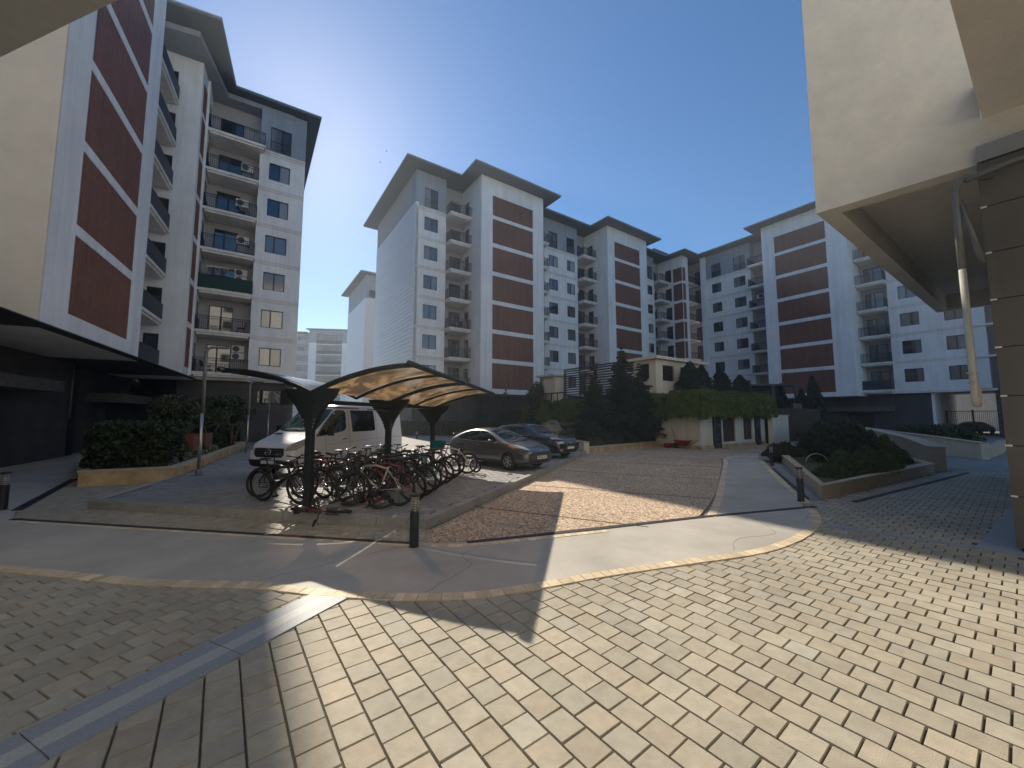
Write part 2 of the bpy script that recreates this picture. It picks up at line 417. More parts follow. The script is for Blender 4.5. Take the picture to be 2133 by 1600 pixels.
# band between kerb and left drain
bp = [(-9.4,7.42),(-1.2,6.0),(-1.45,6.9),(-8.85,8.35),(-10.0,11.8),(-11.95,10.9),(-13.7,12.3),(-10.35,8.2)]
paver_field(mb, tn, bp, 101, .15, 0, stagger=.5)
struct_o = build_tone('pavement', mb, tn, M['paver']); struct_o['kind'] = 'structure'
mb = MB()
mb.prism([(-13,-4),(-13,6.6),(-2,4.7),(6.4,8.6),(16,14.4),(19,13.5),(13,9.0),(6,0),(3,-4)], -.028, -.019)
mb.prism([(-9.3,7.5),(-1.3,6.1),(-1.5,6.8),(-8.9,8.3),(-10.0,11.8),(-12,10.8),(-13.7,12.3),(-10.4,8.2)], -.028,-.019)
struct('paver_bedding', mb, M['sand'])

# concrete path
cp = offset(BLs, .13)
conc = [p for p in cp] + [(6.62,9.05),(9.25,14.1),(11.3,17.9),(12.9,20.3),(11.1,19.25),(9.95,18.15),(8.97,16.3),(5.47,10.12),(4.51,8.53),(3.96,7.76),(1.52,6.90),(-.68,6.14),(-1.6,6.08),(-9.45,7.46),(-10.45,8.3),(-13.7,12.3),(-16.6,16.2),(-24.2,28),(-27,26.6),(-19.3,14.5),(-17.5,8)]
mb = MB()
# trim duplicates and triangulate through bmesh later
mb.prism(conc, -.02, .007, bottom=False)
def ngon_fix(o):
    bm = bmesh.new(); bm.from_mesh(o.data); bmesh.ops.triangulate(bm, faces=[f for f in bm.faces if len(f.verts) > 4]); bm.to_mesh(o.data); bm.free()
o = struct('concrete_path', mb, M['concrete']); ngon_fix(o)
# hairline cracks and tooling lines in the concrete
mb = MB()
for pts in ([(-.95,4.45),(-.55,5.2),(-.7,5.6),(-.35,6.1)], [(3.2,5.75),(3.6,6.3),(4.4,6.6),(4.6,7.6)], [(-3.0,4.75),(-1.7,5.9)], [(5.3,7.2),(6.4,8.6),(8.4,12.9)]):
    P = smooth_line(pts, 6); P = [(x+rnd.uniform(-.02,.02), y+rnd.uniform(-.02,.02)) for x, y in P]
    mb.strip(P, .005, .0072, .0085)
struct('pavement_joint_lines', mb, M['crack'])

# travertine borders, small stones
def stones(mb, tn, line, w, ln, z):
    acc = 0; cur = [Vector(line[0])]
    L = [Vector(p) for p in line]
    # resample
    pts = [L[0]]; rem = ln
    for a, b in zip(L, L[1:]):
        d = (b-a); dl = d.length
        if dl < 1e-6: continue
        pos = 0
        while dl-pos >= rem:
            pos += rem; pts.append(a+d*(pos/dl)); rem = ln*rnd.uniform(.8,1.2)
        rem -= dl-pos
    for i in range(len(pts)-1):
        t = (pts[i+1]-pts[i]); l = t.length; t.normalize(); nn = Vector((-t.y,t.x))
        a = pts[i]+t*.004; b = pts[i+1]-t*.004
        q = [a, b, b+nn*w, a+nn*w]
        h = z+rnd.uniform(-.0015,.0015)
        mb.hexa([(p.x,p.y,-.02) for p in q]+[(p.x,p.y,h) for p in q])
        tt = rnd.gauss(1,.12); tn.extend([(tt*1.02,tt,tt*.95,1)]*6)
mb = MB(); tn = []
stones(mb, tn, BLs, .15, .14, .013)
pb = smooth_line([(3.80,7.70),(4.36,8.58),(5.30,10.15),(8.62,15.9),(9.6,17.7),(10.6,18.8),(12,19.7)])
stones(mb, tn, pb, -.16, .2, .013)
stones(mb, tn, smooth_line([(1.6,6.78),(.26,6.33),(-.68,6.06),(-1.3,6.02)]), .12, .12, .013)
stones(mb, tn, smooth_line([(-1.35,6.0),(-3.5,6.38),(-9.3,7.38)]), .09, .15, .013)
stones(mb, tn, smooth_line([(6.55,8.9),(9.15,13.95),(11.2,17.8)]), -.18, .22, .013)
o = build_tone('border_stones', mb, tn, M['travertine']); o['kind'] = 'structure'

# granite strips
mb = MB()
e = Vector((gd.y,-gd.x))
for k, (a, b, m) in enumerate(((-.22,-.075,0),(-.075,.06,1),(.06,.22,0))):
    mb.mi = m
    u = 0; 
    while u < 12:
        l = 1.05
        p0 = GS0+gd*u; p1 = GS0+gd*(u+l-.008)
        if u == 0: p0 = GS0 - gd*(.0+ (.12 if k==0 else .05))
        q = [p0+e*a, p1+e*a, p1+e*b, p0+e*b][::-1]
        ar = sum(q[i].x*q[(i+1)%4].y-q[(i+1)%4].x*q[i].y for i in range(4))
        if ar < 0: q = q[::-1]
        mb.hexa([(p.x,p.y,-.02) for p in q]+[(p.x,p.y,.011 if m == 0 else .0115) for p in q]); u += l
struct('granite_band', mb, [M['granite_dk'], M['granite_lt']])
mb = MB()
mb.strip([(5.66,7.06),(6.26,6.49)], .16, -.02, .011); mb.strip([(6.266,6.484),(6.86,5.92)], .16, -.02, .011)
for a, b in (((6.86,5.88),(8.9,7.24)),((8.91,7.247),(11.16,8.76)),((11.17,8.767),(13.9,10.7))):
    p, q = Vector(a), Vector(b); n_ = Vector((q-p).normalized()); n_ = Vector((n_.y,-n_.x))*.75
    mb.prism([p, q, q+n_, p+n_], -.02, .014)
struct('granite_threshold', mb, M['granite'])
# slot drains
mb = MB()
mb.strip([(-.7,6.12),(1.52,6.84),(3.74,7.64),(6.52,8.47)], .10, -.02, .016)
mb.strip([(-9.45,7.46),(-5.48,6.75),(-1.5,6.06)], .10, -.02, .016)
mb.strip([(-10.25,8.15),(-13.6,12.15)], .16, -.02, .016)
mb.strip([(7.8,8.95),(15.7,13.45)], .10, -.02, .016)
mb.strip([(7.0,9.35),(9.75,14.6)], .12, -.02, .016)
o = struct('slot_drain', mb, M['drain'])

# washed-pebble driveway
peb = [(-1.40,6.80),(-1.24,6.12),(-.68,6.20),(3.65,7.70),(4.40,8.76),(5.28,10.12),(8.5,15.8),(9.5,17.7),(10.6,18.9),(12.5,20.0),(15,22.4),(25,31),(31,41),(18.2,27.6),(11.0,22.6),(9.3,25.2),(4.0,20.4),(3.55,19.2)]
mb = MB(); mb.prism(peb, -.02, .006, bottom=False)
o = struct('driveway', mb, M['pebble']); ngon_fix(o)
mb = MB()
for a, b in (((-1.05,8.6),(2.4,6.95)),((.45,11.1),(4.7,9.3)),((1.75,14.0),(6.7,11.9)),((3.0,17.0),(8.0,14.9)),((3.9,19.6),(9.4,17.3)),((7.5,22.8),(13.5,20.3))):
    mb.strip([a,b], .035, .0065, .0095)
struct('driveway_joint_lines', mb, M['soil'])

# raised parking bay with kerb
plat = [(-8.97,8.31),(-1.48,6.83),(3.6,19.2),(3.9,20.4),(3.0,24),(-1,36),(-17,36),(-15.87,23.29),(-10.09,11.73)]
mb = MB(); mb.prism([(-8.8,8.42),(-1.6,7.0),(3.45,19.2),(3.7,20.4),(2.9,24),(-1.1,36),(-16.8,35.8),(-15.6,23.29),(-9.9,11.73)], -.025, .132, bottom=False); o = struct('parking_bay_bed', mb, M['sand']); ngon_fix(o)
mb = MB(); tn = []
paver_field(mb, tn, [(-8.7,8.42),(-1.62,7.0),(3.4,19.1),(3.6,20.3),(2.5,21),(-14.4,21),(-10.0,11.8)], 101, .215, .15)
o = build_tone('parking_bay_paving', mb, tn, M['paver_grey']); o['kind'] = 'structure'
mb = MB(); mb.prism([(3.7,20.9),(3.0,24),(-1,36),(-17,36),(-15.87,23.29),(-14.5,20.9)], .12,.147); struct('parking_bay_far_paving', mb, M['farpaver'])
mb = MB()
def kerbline(pts, w, z, ln):
    for a, b in zip(pts, pts[1:]):
        a = Vector(a); b = Vector(b); t = (b-a); L_ = t.length; t.normalize(); n_ = Vector((-t.y,t.x)); k = max(1,round(L_/ln))
        for i in range(k):
            p = a+t*(L_*i/k+.003); q = a+t*(L_*(i+1)/k-.003)
            P = [p,q,q+n_*w,p+n_*w]
            mb.hexa([(v.x,v.y,-.025) for v in P]+[(v.x,v.y,z+rnd.uniform(-.002,.002)) for v in P])
kerbline([(-8.97,8.31),(-1.48,6.83)], .16, .172, 1.0)
kerbline([(-1.47,6.84),(3.6,19.2),(3.9,20.4)], .16, .172, 1.0)
struct('kerb', mb, M['kerb'], bevel=.012)
mb = MB(); mb.strip([(-8.9,8.42),(-10.05,11.68)], .12, .0, .165)
struct('edging_stone', mb, M['granite_lt'])
# ------------------------------------------------------------------ buildings
class Fac:
    """facade frame: origin, direction az along u, outward normal o"""
    def __init__(s, P, az, naz, zo=0.0): s.P = Vector(P); s.d = dv(az); s.n = dv(naz); s.zo = zo
    def w(s, u, o, z):
        p = s.P+s.d*u+s.n*o; return (p.x, p.y, z)
    def box(s, mb, u0, u1, o0, o1, z0, z1):
        q = [s.w(u0,o0,0), s.w(u1,o0,0), s.w(u1,o1,0), s.w(u0,o1,0)]
        ar = sum(q[i][0]*q[(i+1)%4][1]-q[(i+1)%4][0]*q[i][1] for i in range(4))
        if ar < 0: q = q[::-1]
        mb.hexa([(p[0],p[1],z0) for p in q]+[(p[0],p[1],z1) for p in q])
    def quad(s, mb, a, b, c, d): mb.add([s.w(*a), s.w(*b), s.w(*c), s.w(*d)], [(0,1,2,3)])
    def off(s, u, o): p = s.P+s.d*u+s.n*o; f = Fac.__new__(Fac); f.P = p; f.d = s.d; f.n = s.n; f.zo = s.zo; return f
def holes_wall(F, mb, u0, u1, z0, z1, holes, o=0, dep=.16, back=True):
    us = sorted({u0,u1,*[h[0] for h in holes],*[h[1] for h in holes]}); zs = sorted({z0,z1,*[h[2] for h in holes],*[h[3] for h in holes]})
    for a, b in zip(us, us[1:]):
        for c, d in zip(zs, zs[1:]):
            um, zm = (a+b)/2, (c+d)/2
            if any(h[0] < um < h[1] and h[2] < zm < h[3] for h in holes): continue
            F.quad(mb, (a,o,c),(b,o,c),(b,o,d),(a,o,d))
    for (a,b,c,d) in holes:
        i = o-dep
        F.quad(mb,(a,o,c),(a,i,c),(a,i,d),(a,o,d)); F.quad(mb,(b,o,c),(b,i,c),(b,i,d),(b,o,d))
        F.quad(mb,(a,o,c),(b,o,c),(b,i,c),(a,i,c)); F.quad(mb,(a,o,d),(b,o,d),(b,i,d),(a,i,d))
        if back: F.quad(mb,(a,i,c),(b,i,c),(b,i,d),(a,i,d))
def frame_mesh(F, u0, u1, z0, z1, o, split=.46, th=.05):
    mb = MB()
    for (a,b,c,d) in ((u0,u1,z0,z0+th),(u0,u1,z1-th,z1),(u0,u0+th,z0+th,z1-th),(u1-th,u1,z0+th,z1-th)): F.box(mb,a,b,o-.07,o,c,d)
    um = u0+(u1-u0)*split; F.box(mb, um-th*.9, um+th*.9, o-.068, o-.004, z0+th, z1-th)
    return mb, um
def window(F, u0, u1, z0, z1, o, root, split=None, name='window', low_rail=False, bias=None):
    split = split or rnd.choice((.42,.5,.5,.56))
    mb, um = frame_mesh(F, u0, u1, z0, z1, o-.05, split)
    if low_rail:
        for k in range(int((u1-u0)/.13)): F.box(mb, u0+.06+k*.13, u0+.075+k*.13, o-.03, o-.015, z0+.02, z0+.8)
        F.box(mb, u0, u1, o-.035, o-.01, z0+.8, z0+.84)
    f = mb.build(name, M['frame'], root, world=True)
    for a, b in ((u0+.05,um-.045),(um+.045,u1-.05)):
        g = MB(); F.quad(g,(a,o-.1,z0+.05),(b,o-.1,z0+.05),(b,o-.1,z1-.05),(a,o-.1,z1-.05))
        g.build('pane', M['glass'][rnd.choice(bias or ((0,0,1,0) if name == 'balcony_door' else (0,0,0,1,1,3,3,2)))], f, world=True)
    return f
def railing(F, u0, u1, o, z, h, root, sides=(None,None), solid=False, step=.115, name='railing'):
    mb = MB()
    def run(pts_fn, L):
        n = max(2, int(L/step))
        for k in range(n+1):
            t = k/n; a = pts_fn(t)
            r = .011 if k % 6 else .02
            F.box(mb, a[0]-r, a[0]+r, a[1]-r, a[1]+r, z, z+h)
    run(lambda t: (u0+(u1-u0)*t, o), u1-u0)
    F.box(mb, u0-.02, u1+.02, o-.025, o+.025, z+h, z+h+.04); F.box(mb, u0, u1, o-.015, o+.015, z+h-.16, z+h-.13); F.box(mb, u0, u1, o-.015, o+.015, z+.06, z+.09)
    for s_, u in zip(sides, (u0,u1)):
        if s_ is not None:
            run(lambda t: (u, o+(s_-o)*t), abs(o-s_))
            F.box(mb, u-.025, u+.025, min(o,s_), max(o,s_), z+h, z+h+.04)
    if solid:
        mb.mi = 1; F.box(mb, u0+.02, u1-.02, o+.025, o+.035, z+.05, z+h-.02)
        for s_, u, q in zip(sides, (u0,u1), (-1,1)):
            if s_ is not None: F.box(mb, u+q*.03-.004, u+q*.03+.004, min(o,s_), max(o,s_), z+.05, z+h-.02)
        return mb.build(name, [M['rail'], M['rail_panel'] if solid == 2 else M['rail_mesh']], root, world=True)
    return mb.build(name, M['rail'], root, world=True)
ZF = [4.85+3.05*k for k in range(7)]     # floor levels of the seven upper storeys
def balcony(F, u0, u1, k, root, front=1.1, back=0.0, sides=(True,True), solid=False, door=(None), zo=0):
    z = ZF[k]+zo
    mb = MB(); F.box(mb, u0, u1, back, front, z-.20, z); F.box(mb, u0+.12, u1-.12, back, front-.12, z-.34, z-.2)
    b = mb.build('balcony', M['slab'], root, world=True)
    railing(F, u0+.05, u1-.05, front-.06, z, 1.0, b, (back+.02 if sides[0] else None, back+.02 if sides[1] else None), solid)
    return b
def recess(F, u0, u1, k, root, dep=1.25, du=None, zo=0):
    """glazed door at the back of the loggia"""
    z = ZF[k]+zo
    a, b = du or (u0+.45, u0+.45+min(1.5, u1-u0-.7))
    f = window(F, a, b, z+.03, z+2.25, -dep+.12, root, name='balcony_door')
def battens(F, u0, u1, z0, z1, o, root, pitch=.155):
    mb = MB(); mb.mi = 1; F.box(mb, u0, u1, o-.09, o-.055, z0, z1); mb.mi = 0
    n = int(round((u1-u0)/pitch)); p = (u1-u0)/n
    for i in range(n): F.box(mb, u0+i*p+.012, u0+(i+1)*p-.022, o-.055, o-.012, z0+.01, z1-.01)
    return mb.build('batten_panel', [M['red'], M['redback']], root, world=True)
PZ = [(4.72+3.05*k, 4.72+3.05*k+2.62) for k in range(7)]; PZ[6] = (22.98, 25.15)
def tower(F, u0, u1, pu0, pu1, proj, root, zb=4.2, zt=27.0, zo=0, panels=True, side=None, back=-1.0, sidewin=(True,False), matw=None):
    """projecting white bay with a column of batten panels"""
    zt += zo; zb += zo; mb = MB()
    hs = [(pu0,pu1,a+zo,b+zo) for a,b in PZ] if panels else []
    holes_wall(F, mb, u0, u1, zb, zt, hs, o=proj, dep=.10)
    F.quad(mb,(u0,proj,zb),(u0,back,zb),(u0,back,zt),(u0,proj,zt)); F.quad(mb,(u1,proj,zb),(u1,back,zb),(u1,back,zt),(u1,proj,zt))
    F.quad(mb,(u0,proj,zb),(u1,proj,zb),(u1,back,zb),(u0,back,zb)); F.quad(mb,(u0,proj,zt),(u1,proj,zt),(u1,back,zt),(u0,back,zt))
    F.quad(mb,(u0,back,zb),(u1,back,zb),(u1,back,zt),(u0,back,zt))
    mb.build('bay_wall', matw or M['stucco'], root, world=True)
    for h in hs: battens(F, h[0], h[1], h[2], h[3], proj, root)
def side_doors(F, u, o0, o1, root, ks, zo, q):
    """narrow dark doors in the side wall of a bay, opening onto the balconies"""
    for k in ks:
        mb = MB(); z = ZF[k]+zo
        F.box(mb, u-.03 if q < 0 else u-.0, u+.0 if q < 0 else u+.03, o0, o1, z+.02, z+2.1)
        f = mb.build('side_door', M['frame'], root, world=True)
        g = MB(); uu = u+q*.034
        F.quad(g,(uu,o0+.06,z+.1),(uu,o1-.06,z+.1),(uu,o1-.06,z+2.0),(uu,o0+.06,z+2.0)); g.build('pane', M['glass'][0], f, world=True)
def segment(F, u0, u1, cols, root, zo=0, dep=1.3, zb=4.6, top=True, rails=True, tw=None):
    """window wall between two bays or recesses; cols = [(ua,ub)]"""
    hs = []; ws = []
    for (a,b) in cols:
        for k in range(7):
            z0 = ZF[k]+zo+.75; z1 = ZF[k]+zo+2.18
            if k == 6: z0 = ZF[k]+zo+.22; z1 = ZF[k]+zo+2.25
            ws.append((a,b,z0,z1,k)); hs.append((a,b,z0,z1))
    zt = 23.1+zo
    mb = MB(); lo = [h for h in hs if h[3] < zt]; hi = [h for h in hs if h[3] > zt]
    holes_wall(F, mb, u0, u1, zb, zt, lo, 0, .12)
    for u in (u0,u1): F.quad(mb,(u,0,zb),(u,-dep,zb),(u,-dep,zt),(u,0,zt))
    F.quad(mb,(u0,0,zb),(u1,0,zb),(u1,-dep,zb),(u0,-dep,zb))
    mb.build('window_wall', M['stucco'], root, world=True)
    mb = MB(); holes_wall(F, mb, u0, u1, zt, 27.0+zo, hi, -.03, .10)
    for u in (u0,u1): F.quad(mb,(u,-.03,zt),(u,-dep,zt),(u,-dep,27+zo),(u,-.03,27+zo))
    mb.build('top_floor_wall', M['grey_paint'], root, world=True)
    for k in range(1,7):
        mb = MB(); z = ZF[k]+zo-.10
        F.box(mb, u0, u1, 0, .045, z-.19, z-.10); F.box(mb, u0, u1, 0, .02, z-.10, z+.02); F.box(mb, u0, u1, 0, .07 if k == 6 else .045, z+.02, z+.13 if k < 6 else z+.18)
        mb.build('string_course', M['slab'], root, world=True)
    for (a,b,z0,z1,k) in ws: window(F, a+.01, b-.01, z0+.01, z1-.01, 0 if k < 6 else -.03, root, low_rail=(k == 6))
def core(F, u0, u1, o0, o1, root, zo=0, zt=27.0, name='main_wall', m=None, zb=0):
    mb = MB(); F.box(mb, u0, u1, o0, o1, zb, zt+zo); return mb.build(name, m or M['recess'], root, world=True)
def roof(polys, root, z=27.0, th=.22, fascia=True):
    """thin projecting eave slab with metal edge and shallow roof"""
    for poly in polys:
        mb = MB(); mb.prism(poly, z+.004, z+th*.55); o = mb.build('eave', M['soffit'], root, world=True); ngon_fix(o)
        mb = MB(); mb.prism(offs_poly(poly, .05), z+th*.55, z+th); o = mb.build('roof_edge', M['eave'], root, world=True); ngon_fix(o)
def offs_poly(poly, w):
    ar = sum(poly[i][0]*poly[(i+1)%len(poly)][1]-poly[(i+1)%len(poly)][0]*poly[i][1] for i in range(len(poly)))
    P = [Vector(p[:2]) for p in (poly if ar > 0 else poly[::-1])]; n = len(P); out = []
    for i in range(n):
        a, b, c = P[i-1], P[i], P[(i+1)%n]
        n1 = Vector(((b-a).y, -(b-a).x)).normalized(); n2 = Vector(((c-b).y, -(c-b).x)).normalized()
        k = (n1+n2); k = k/ max(.3, k.dot(n1)); out.append(tuple(b+k*w))
    return out
def cladding(F, u0, u1, z0, z1, o, root, pw=2.4, ph=.6, m=None, name='cladding', gap=.012, holes=()):
    mb = MB(); mb.mi = 1
    holes_wall(F, mb, u0, u1, z0, z1, list(holes), o-.03, .01, back=False)
    mb.mi = 0
    nz = max(1, round((z1-z0)/ph)); hz = (z1-z0)/nz; nu = max(1, round((u1-u0)/pw)); hu = (u1-u0)/nu
    for j in range(nz):
        for i in range(nu):
            a, b, c, d = u0+i*hu, u0+(i+1)*hu, z0+j*hz, z0+(j+1)*hz
            if any(h[0]-.01 < (a+b)/2 < h[1]+.01 and h[2] < (c+d)/2 < h[3] for h in holes): continue
            F.box(mb, a+gap/2, b-gap/2, o-.028, o, c+gap/2, d-gap/2)
    return mb.build(name, [m or M['dark_clad'], M['joint']], root, world=True)
def siding(F, u0, u1, z0, z1, o, root, ph=.435, m=None, name='siding'):
    mb = MB(); n = round((z1-z0)/ph); h = (z1-z0)/n
    for j in range(n):
        a = z0+j*h; b = a+h-.012
        q = [F.w(u0,o-.03,a),F.w(u1,o-.03,a),F.w(u1,o+.035,a),F.w(u0,o+.035,a)]; t = [F.w(u0,o-.03,b),F.w(u1,o-.03,b),F.w(u1,o+.004,b),F.w(u0,o+.004,b)]
        mb.hexa(q+t)
    mb2 = mb.build(name, m or M['siding'], root, world=True); return mb2
def rect(F, u0, u1, o0, o1): return [F.w(u0,o0,0)[:2], F.w(u1,o0,0)[:2], F.w(u1,o1,0)[:2], F.w(u0,o1,0)[:2]]
A_, B_ = -34.5, 55.5
def ac_unit(F, u, o, z, label, twin=False, w=.82, h=.62):
    """wall-hung outdoor unit; u,o = centre"""
    p = F.w(u, o, z); ang = math.atan2(F.d.y, F.d.x)
    t = thing('air_conditioner', label, 'air conditioner', p, ang, 'air conditioner units on the balconies')
    sgn = 1 if (F.d.x*F.n.y-F.d.y*F.n.x) > 0 else -1    # +y local = outward?
    for k in range(2 if twin else 1):
        hh = h if not twin else .52; z0 = k*(hh+.06)
        mb = MB(); mb.box(-w/2, w/2, min(0,sgn*.3), max(0,sgn*.3), z0, z0+hh); mb.build('casing', M['ac'], t, bevel=.02)
        mb = MB(); c = (-.13, sgn*.312, z0+hh/2)
        for r in (.06,.11,.16,.21): mb.ring(c, (0,1,0), r*hh/.52, .008, 20, 4)
        for q in range(8):
            a = q*math.pi/4; mb.tube(c, (c[0]+.21*math.cos(a), c[1], c[2]+.21*math.sin(a)), .006, 4)
        mb.ring((c[0],sgn*.303,c[2]), (0,1,0), .12, .105, 24, 4, flat=.03)
        mb.build('fan_grille', M['acgrill'], t)
    mb = MB(); mb.box(-w/2+.1, -w/2+.14, -.0, .02, -.05, -.0); mb.tube((-.3,0,-.03),(-.3,sgn*.33,-.03),.02,4); mb.tube((.3,0,-.03),(.3,sgn*.33,-.03),.02,4)
    mb.tube((w/2-.05,0,.1),(w/2+.02,0,-.35),.018,5)
    mb.build('bracket', M['rail'], t)
    return t

# ---- middle block (long facade facing the courtyard)
FC = Fac((-9.67,37.11), B_, B_+90)       # outward normal = -A = az 145.5
bc = thing('apartment_building', 'long white seven-storey block in the middle with ribbed siding on its end wall', 'apartment building', (-9.67,37.11,0))
core(FC, 0, 46, -14.1, -1.25, bc)
core(FC, .05, 46, -1.25, -.45, bc, name='ground_floor', m=M['dark_clad'], zt=4.6)
segment(FC, 0, 3.3, [(.92,2.4)], bc)
for k in range(7): recess(FC, 3.3, 5.85, k, bc, du=(4.3,5.6)); balcony(FC, 3.35, 5.84, k, bc, sides=(True,False), back=-1.2)
tower(FC, 5.85, 14.05, 7.22, 12.53, 3.0, bc, back=-1.2)
side_doors(FC, 5.85, -.5, .35, bc, range(7), 0, -1)
for k in range(7): recess(FC, 14.05, 16.6, k, bc, du=(14.4,15.7)); balcony(FC, 14.06, 16.55, k, bc, sides=(False,True), back=-1.2)
segment(FC, 16.6, 22.3, [(17.35,18.85),(20.42,21.82)], bc)
for k in range(7): recess(FC, 22.3, 24.85, k, bc, du=(23.3,24.6)); balcony(FC, 22.35, 24.84, k, bc, sides=(True,False), back=-1.2)
tower(FC, 24.85, 33.05, 26.2, 31.45, 3.0, bc, back=-1.2)
side_doors(FC, 24.85, -.5, .35, bc, range(7), 0, -1)
for k in range(7): recess(FC, 33.05, 35.6, k, bc, du=(33.4,34.7)); balcony(FC, 33.06, 35.55, k, bc, sides=(False,True), back=-1.2)
segment(FC, 35.6, 38.9, [(36.9,38.5)], bc)
for k in range(7): recess(FC, 38.9, 41.7, k, bc, du=(39.8,41.2)); balcony(FC, 38.95, 41.69, k, bc, sides=(True,False), back=-1.2)
# end wall
FE = Fac((-9.67,37.11), A_, A_-90)       # outward -B
siding(FE, .0, 14.1, 4.6, 23.6, .03, bc)
siding(FE, .35, 13.8, 23.6, 27.0, -.12, bc, m=M['siding_grey'], name='top_floor_siding')
mb = MB(); FE.box(mb, 0, 14.1, -.3, -.02, 4.6, 23.6); mb.build('end_wall', M['stucco'], bc, world=True)
cladding(FE, 0, 14.1, 0, 4.6, .0, bc)
cladding(FC, -.02, 46, 0, 4.6, -.42, bc)
oh = 1.45
roof([[FC.w(-oh,oh,0)[:2], FC.w(5.85-oh,oh,0)[:2], FC.w(5.85-oh,3+oh,0)[:2], FC.w(14.05+oh,3+oh,0)[:2], FC.w(14.05+oh,oh,0)[:2], FC.w(24.85-oh,oh,0)[:2], FC.w(24.85-oh,3+oh,0)[:2], FC.w(33.05+oh,3+oh,0)[:2], FC.w(33.05+oh,oh,0)[:2], FC.w(41.7-oh,oh,0)[:2], FC.w(41.7-oh,3.1+oh,0)[:2], FC.w(44.0,3.1+oh,0)[:2], FC.w(44.0,-14.1-oh,0)[:2], FC.w(-oh,-14.1-oh,0)[:2]]], bc)
mb = MB()   # shallow hipped roof behind the eave
def hip(F, u0,u1,o0,o1,z0,z1,ins, mb):
    b = [F.w(u0,o0,z0),F.w(u1,o0,z0),F.w(u1,o1,z0),F.w(u0,o1,z0)]; s_ = 1 if o1 > o0 else -1
    t = [F.w(u0+ins,o0+s_*ins,z1),F.w(u1-ins,o0+s_*ins,z1),F.w(u1-ins,o1-s_*ins,z1),F.w(u0+ins,o1-s_*ins,z1)]
    mb.add(b+t,[(0,1,5,4),(1,2,6,5),(2,3,7,6),(3,0,4,7),(4,5,6,7)])
hip(FC,-1.0,46,-14.6,.8,27.2,28.3,5,mb); mb.build('roof', M['roof'], bc, world=True)

# ---- right block, perpendicular
FD = Fac((36.57,50.0), A_, A_-90)         # u grows away from the camera, outward -B
bd = thing('apartment_building', 'white block on the right with large red-brown batten bay and dark ground floor', 'apartment building', (36.57,50.0,0))
tb0, tb1, o_b = -7.15, 1.5, 3.0
core(FD, -30, 15.5, -14, -1.25, bd, zb=4.6)
core(FD, -12.2, 15.5, -14, -.6, bd, name='ground_floor', m=M['dark_clad'], zt=4.6)
core(FD, -30, -16.4, -14, -.6, bd, name='ground_floor', m=M['dark_clad'], zt=4.6)
segment(FD, -15.5, -9.6, [(-15.12,-13.67),(-11.9,-10.45)], bd)
for k in range(7): recess(FD, -9.6, tb0, k, bd, du=(-9.1,-7.5)); balcony(FD, -9.62, tb0-.01, k, bd, sides=(True,False), back=-1.2, solid=(2 if k == 0 else 0))
tower(FD, tb0, tb1, -5.3, .05, o_b, bd, back=-1.2)
for k in range(7): recess(FD, tb1, 4.3, k, bd, du=(tb1+.3,tb1+1.6)); balcony(FD, tb1+.01, 4.25, k, bd, sides=(False,True), back=-1.2)
segment(FD, 4.3, 11.6, [(5.02,6.6),(8.45,9.87)], bd)
mb = MB(); FD.box(mb, 10.7, 11.5, 0, .25, 4.6, 26.95); mb.build('pilaster', M['stucco'], bd, world=True)
for k in range(7): recess(FD, 11.6, 15.5, k, bd, du=(12.0,13.2))
cladding(FD, -12.2, 15.5, 0, 4.6, -.55, bd, holes=[(-8.0,-5.6,0,2.1)])
cladding(FD, -30, -16.4, 0, 4.6, -.55, bd)
mb = MB(); FD.box(mb, -16.6, tb0-.02, -1.3, .12, 4.40, 4.62); mb.build('cornice', M['slab'], bd, world=True)
mb = MB(); FD.box(mb, -9.4, -3.7, -.5, .9, 2.5, 3.0); mb.build('entrance_canopy', M['stone_strip'], bd, world=True)
window(FD, -7.9, -5.7, .03, 2.1, -.5, bd, name='entrance_door', bias=[0])
oh = 1.45
roof([[FD.w(-30,oh,0)[:2], FD.w(tb0-oh,oh,0)[:2], FD.w(tb0-oh,o_b+oh,0)[:2], FD.w(tb1+oh,o_b+oh,0)[:2], FD.w(tb1+oh,oh,0)[:2], FD.w(13.9,oh,0)[:2], FD.w(13.9,-15,0)[:2], FD.w(-30,-15,0)[:2]]], bd, z=27.03)
mb = MB(); hip(FD,-28,15,-14.6,.8,27.25,28.3,5,mb); mb.build('roof', M['roof'], bd, world=True)
mb = MB(); FD.box(mb, -12.4, -12.2, -14, -.56, 0, 4.58); FD.box(mb, -16.6, -16.4, -14, -.56, 0, 4.58); mb.build('passage_wall', M['stucco'], bd, world=True)
mb = MB(); FD.box(mb, -16.3,-15.5,-1.2,.35,4.63,26.9); FD.box(mb,-17.6,-17.1,-.8,.3,4.63,26.9); mb.build('pilaster', M['siding'], bd, world=True)
mb = MB(); FD.box(mb, -30,-17.7,-1.2,.0,4.63,26.9); mb.build('end_panel', M['stucco'], bd, world=True)
for k in range(1,7):
    mb = MB(); FD.box(mb, -17.5,-15.4,-.5,.55,ZF[k]-.3,ZF[k]-.12); mb.build('ledge', M['slab'], bd, world=True)
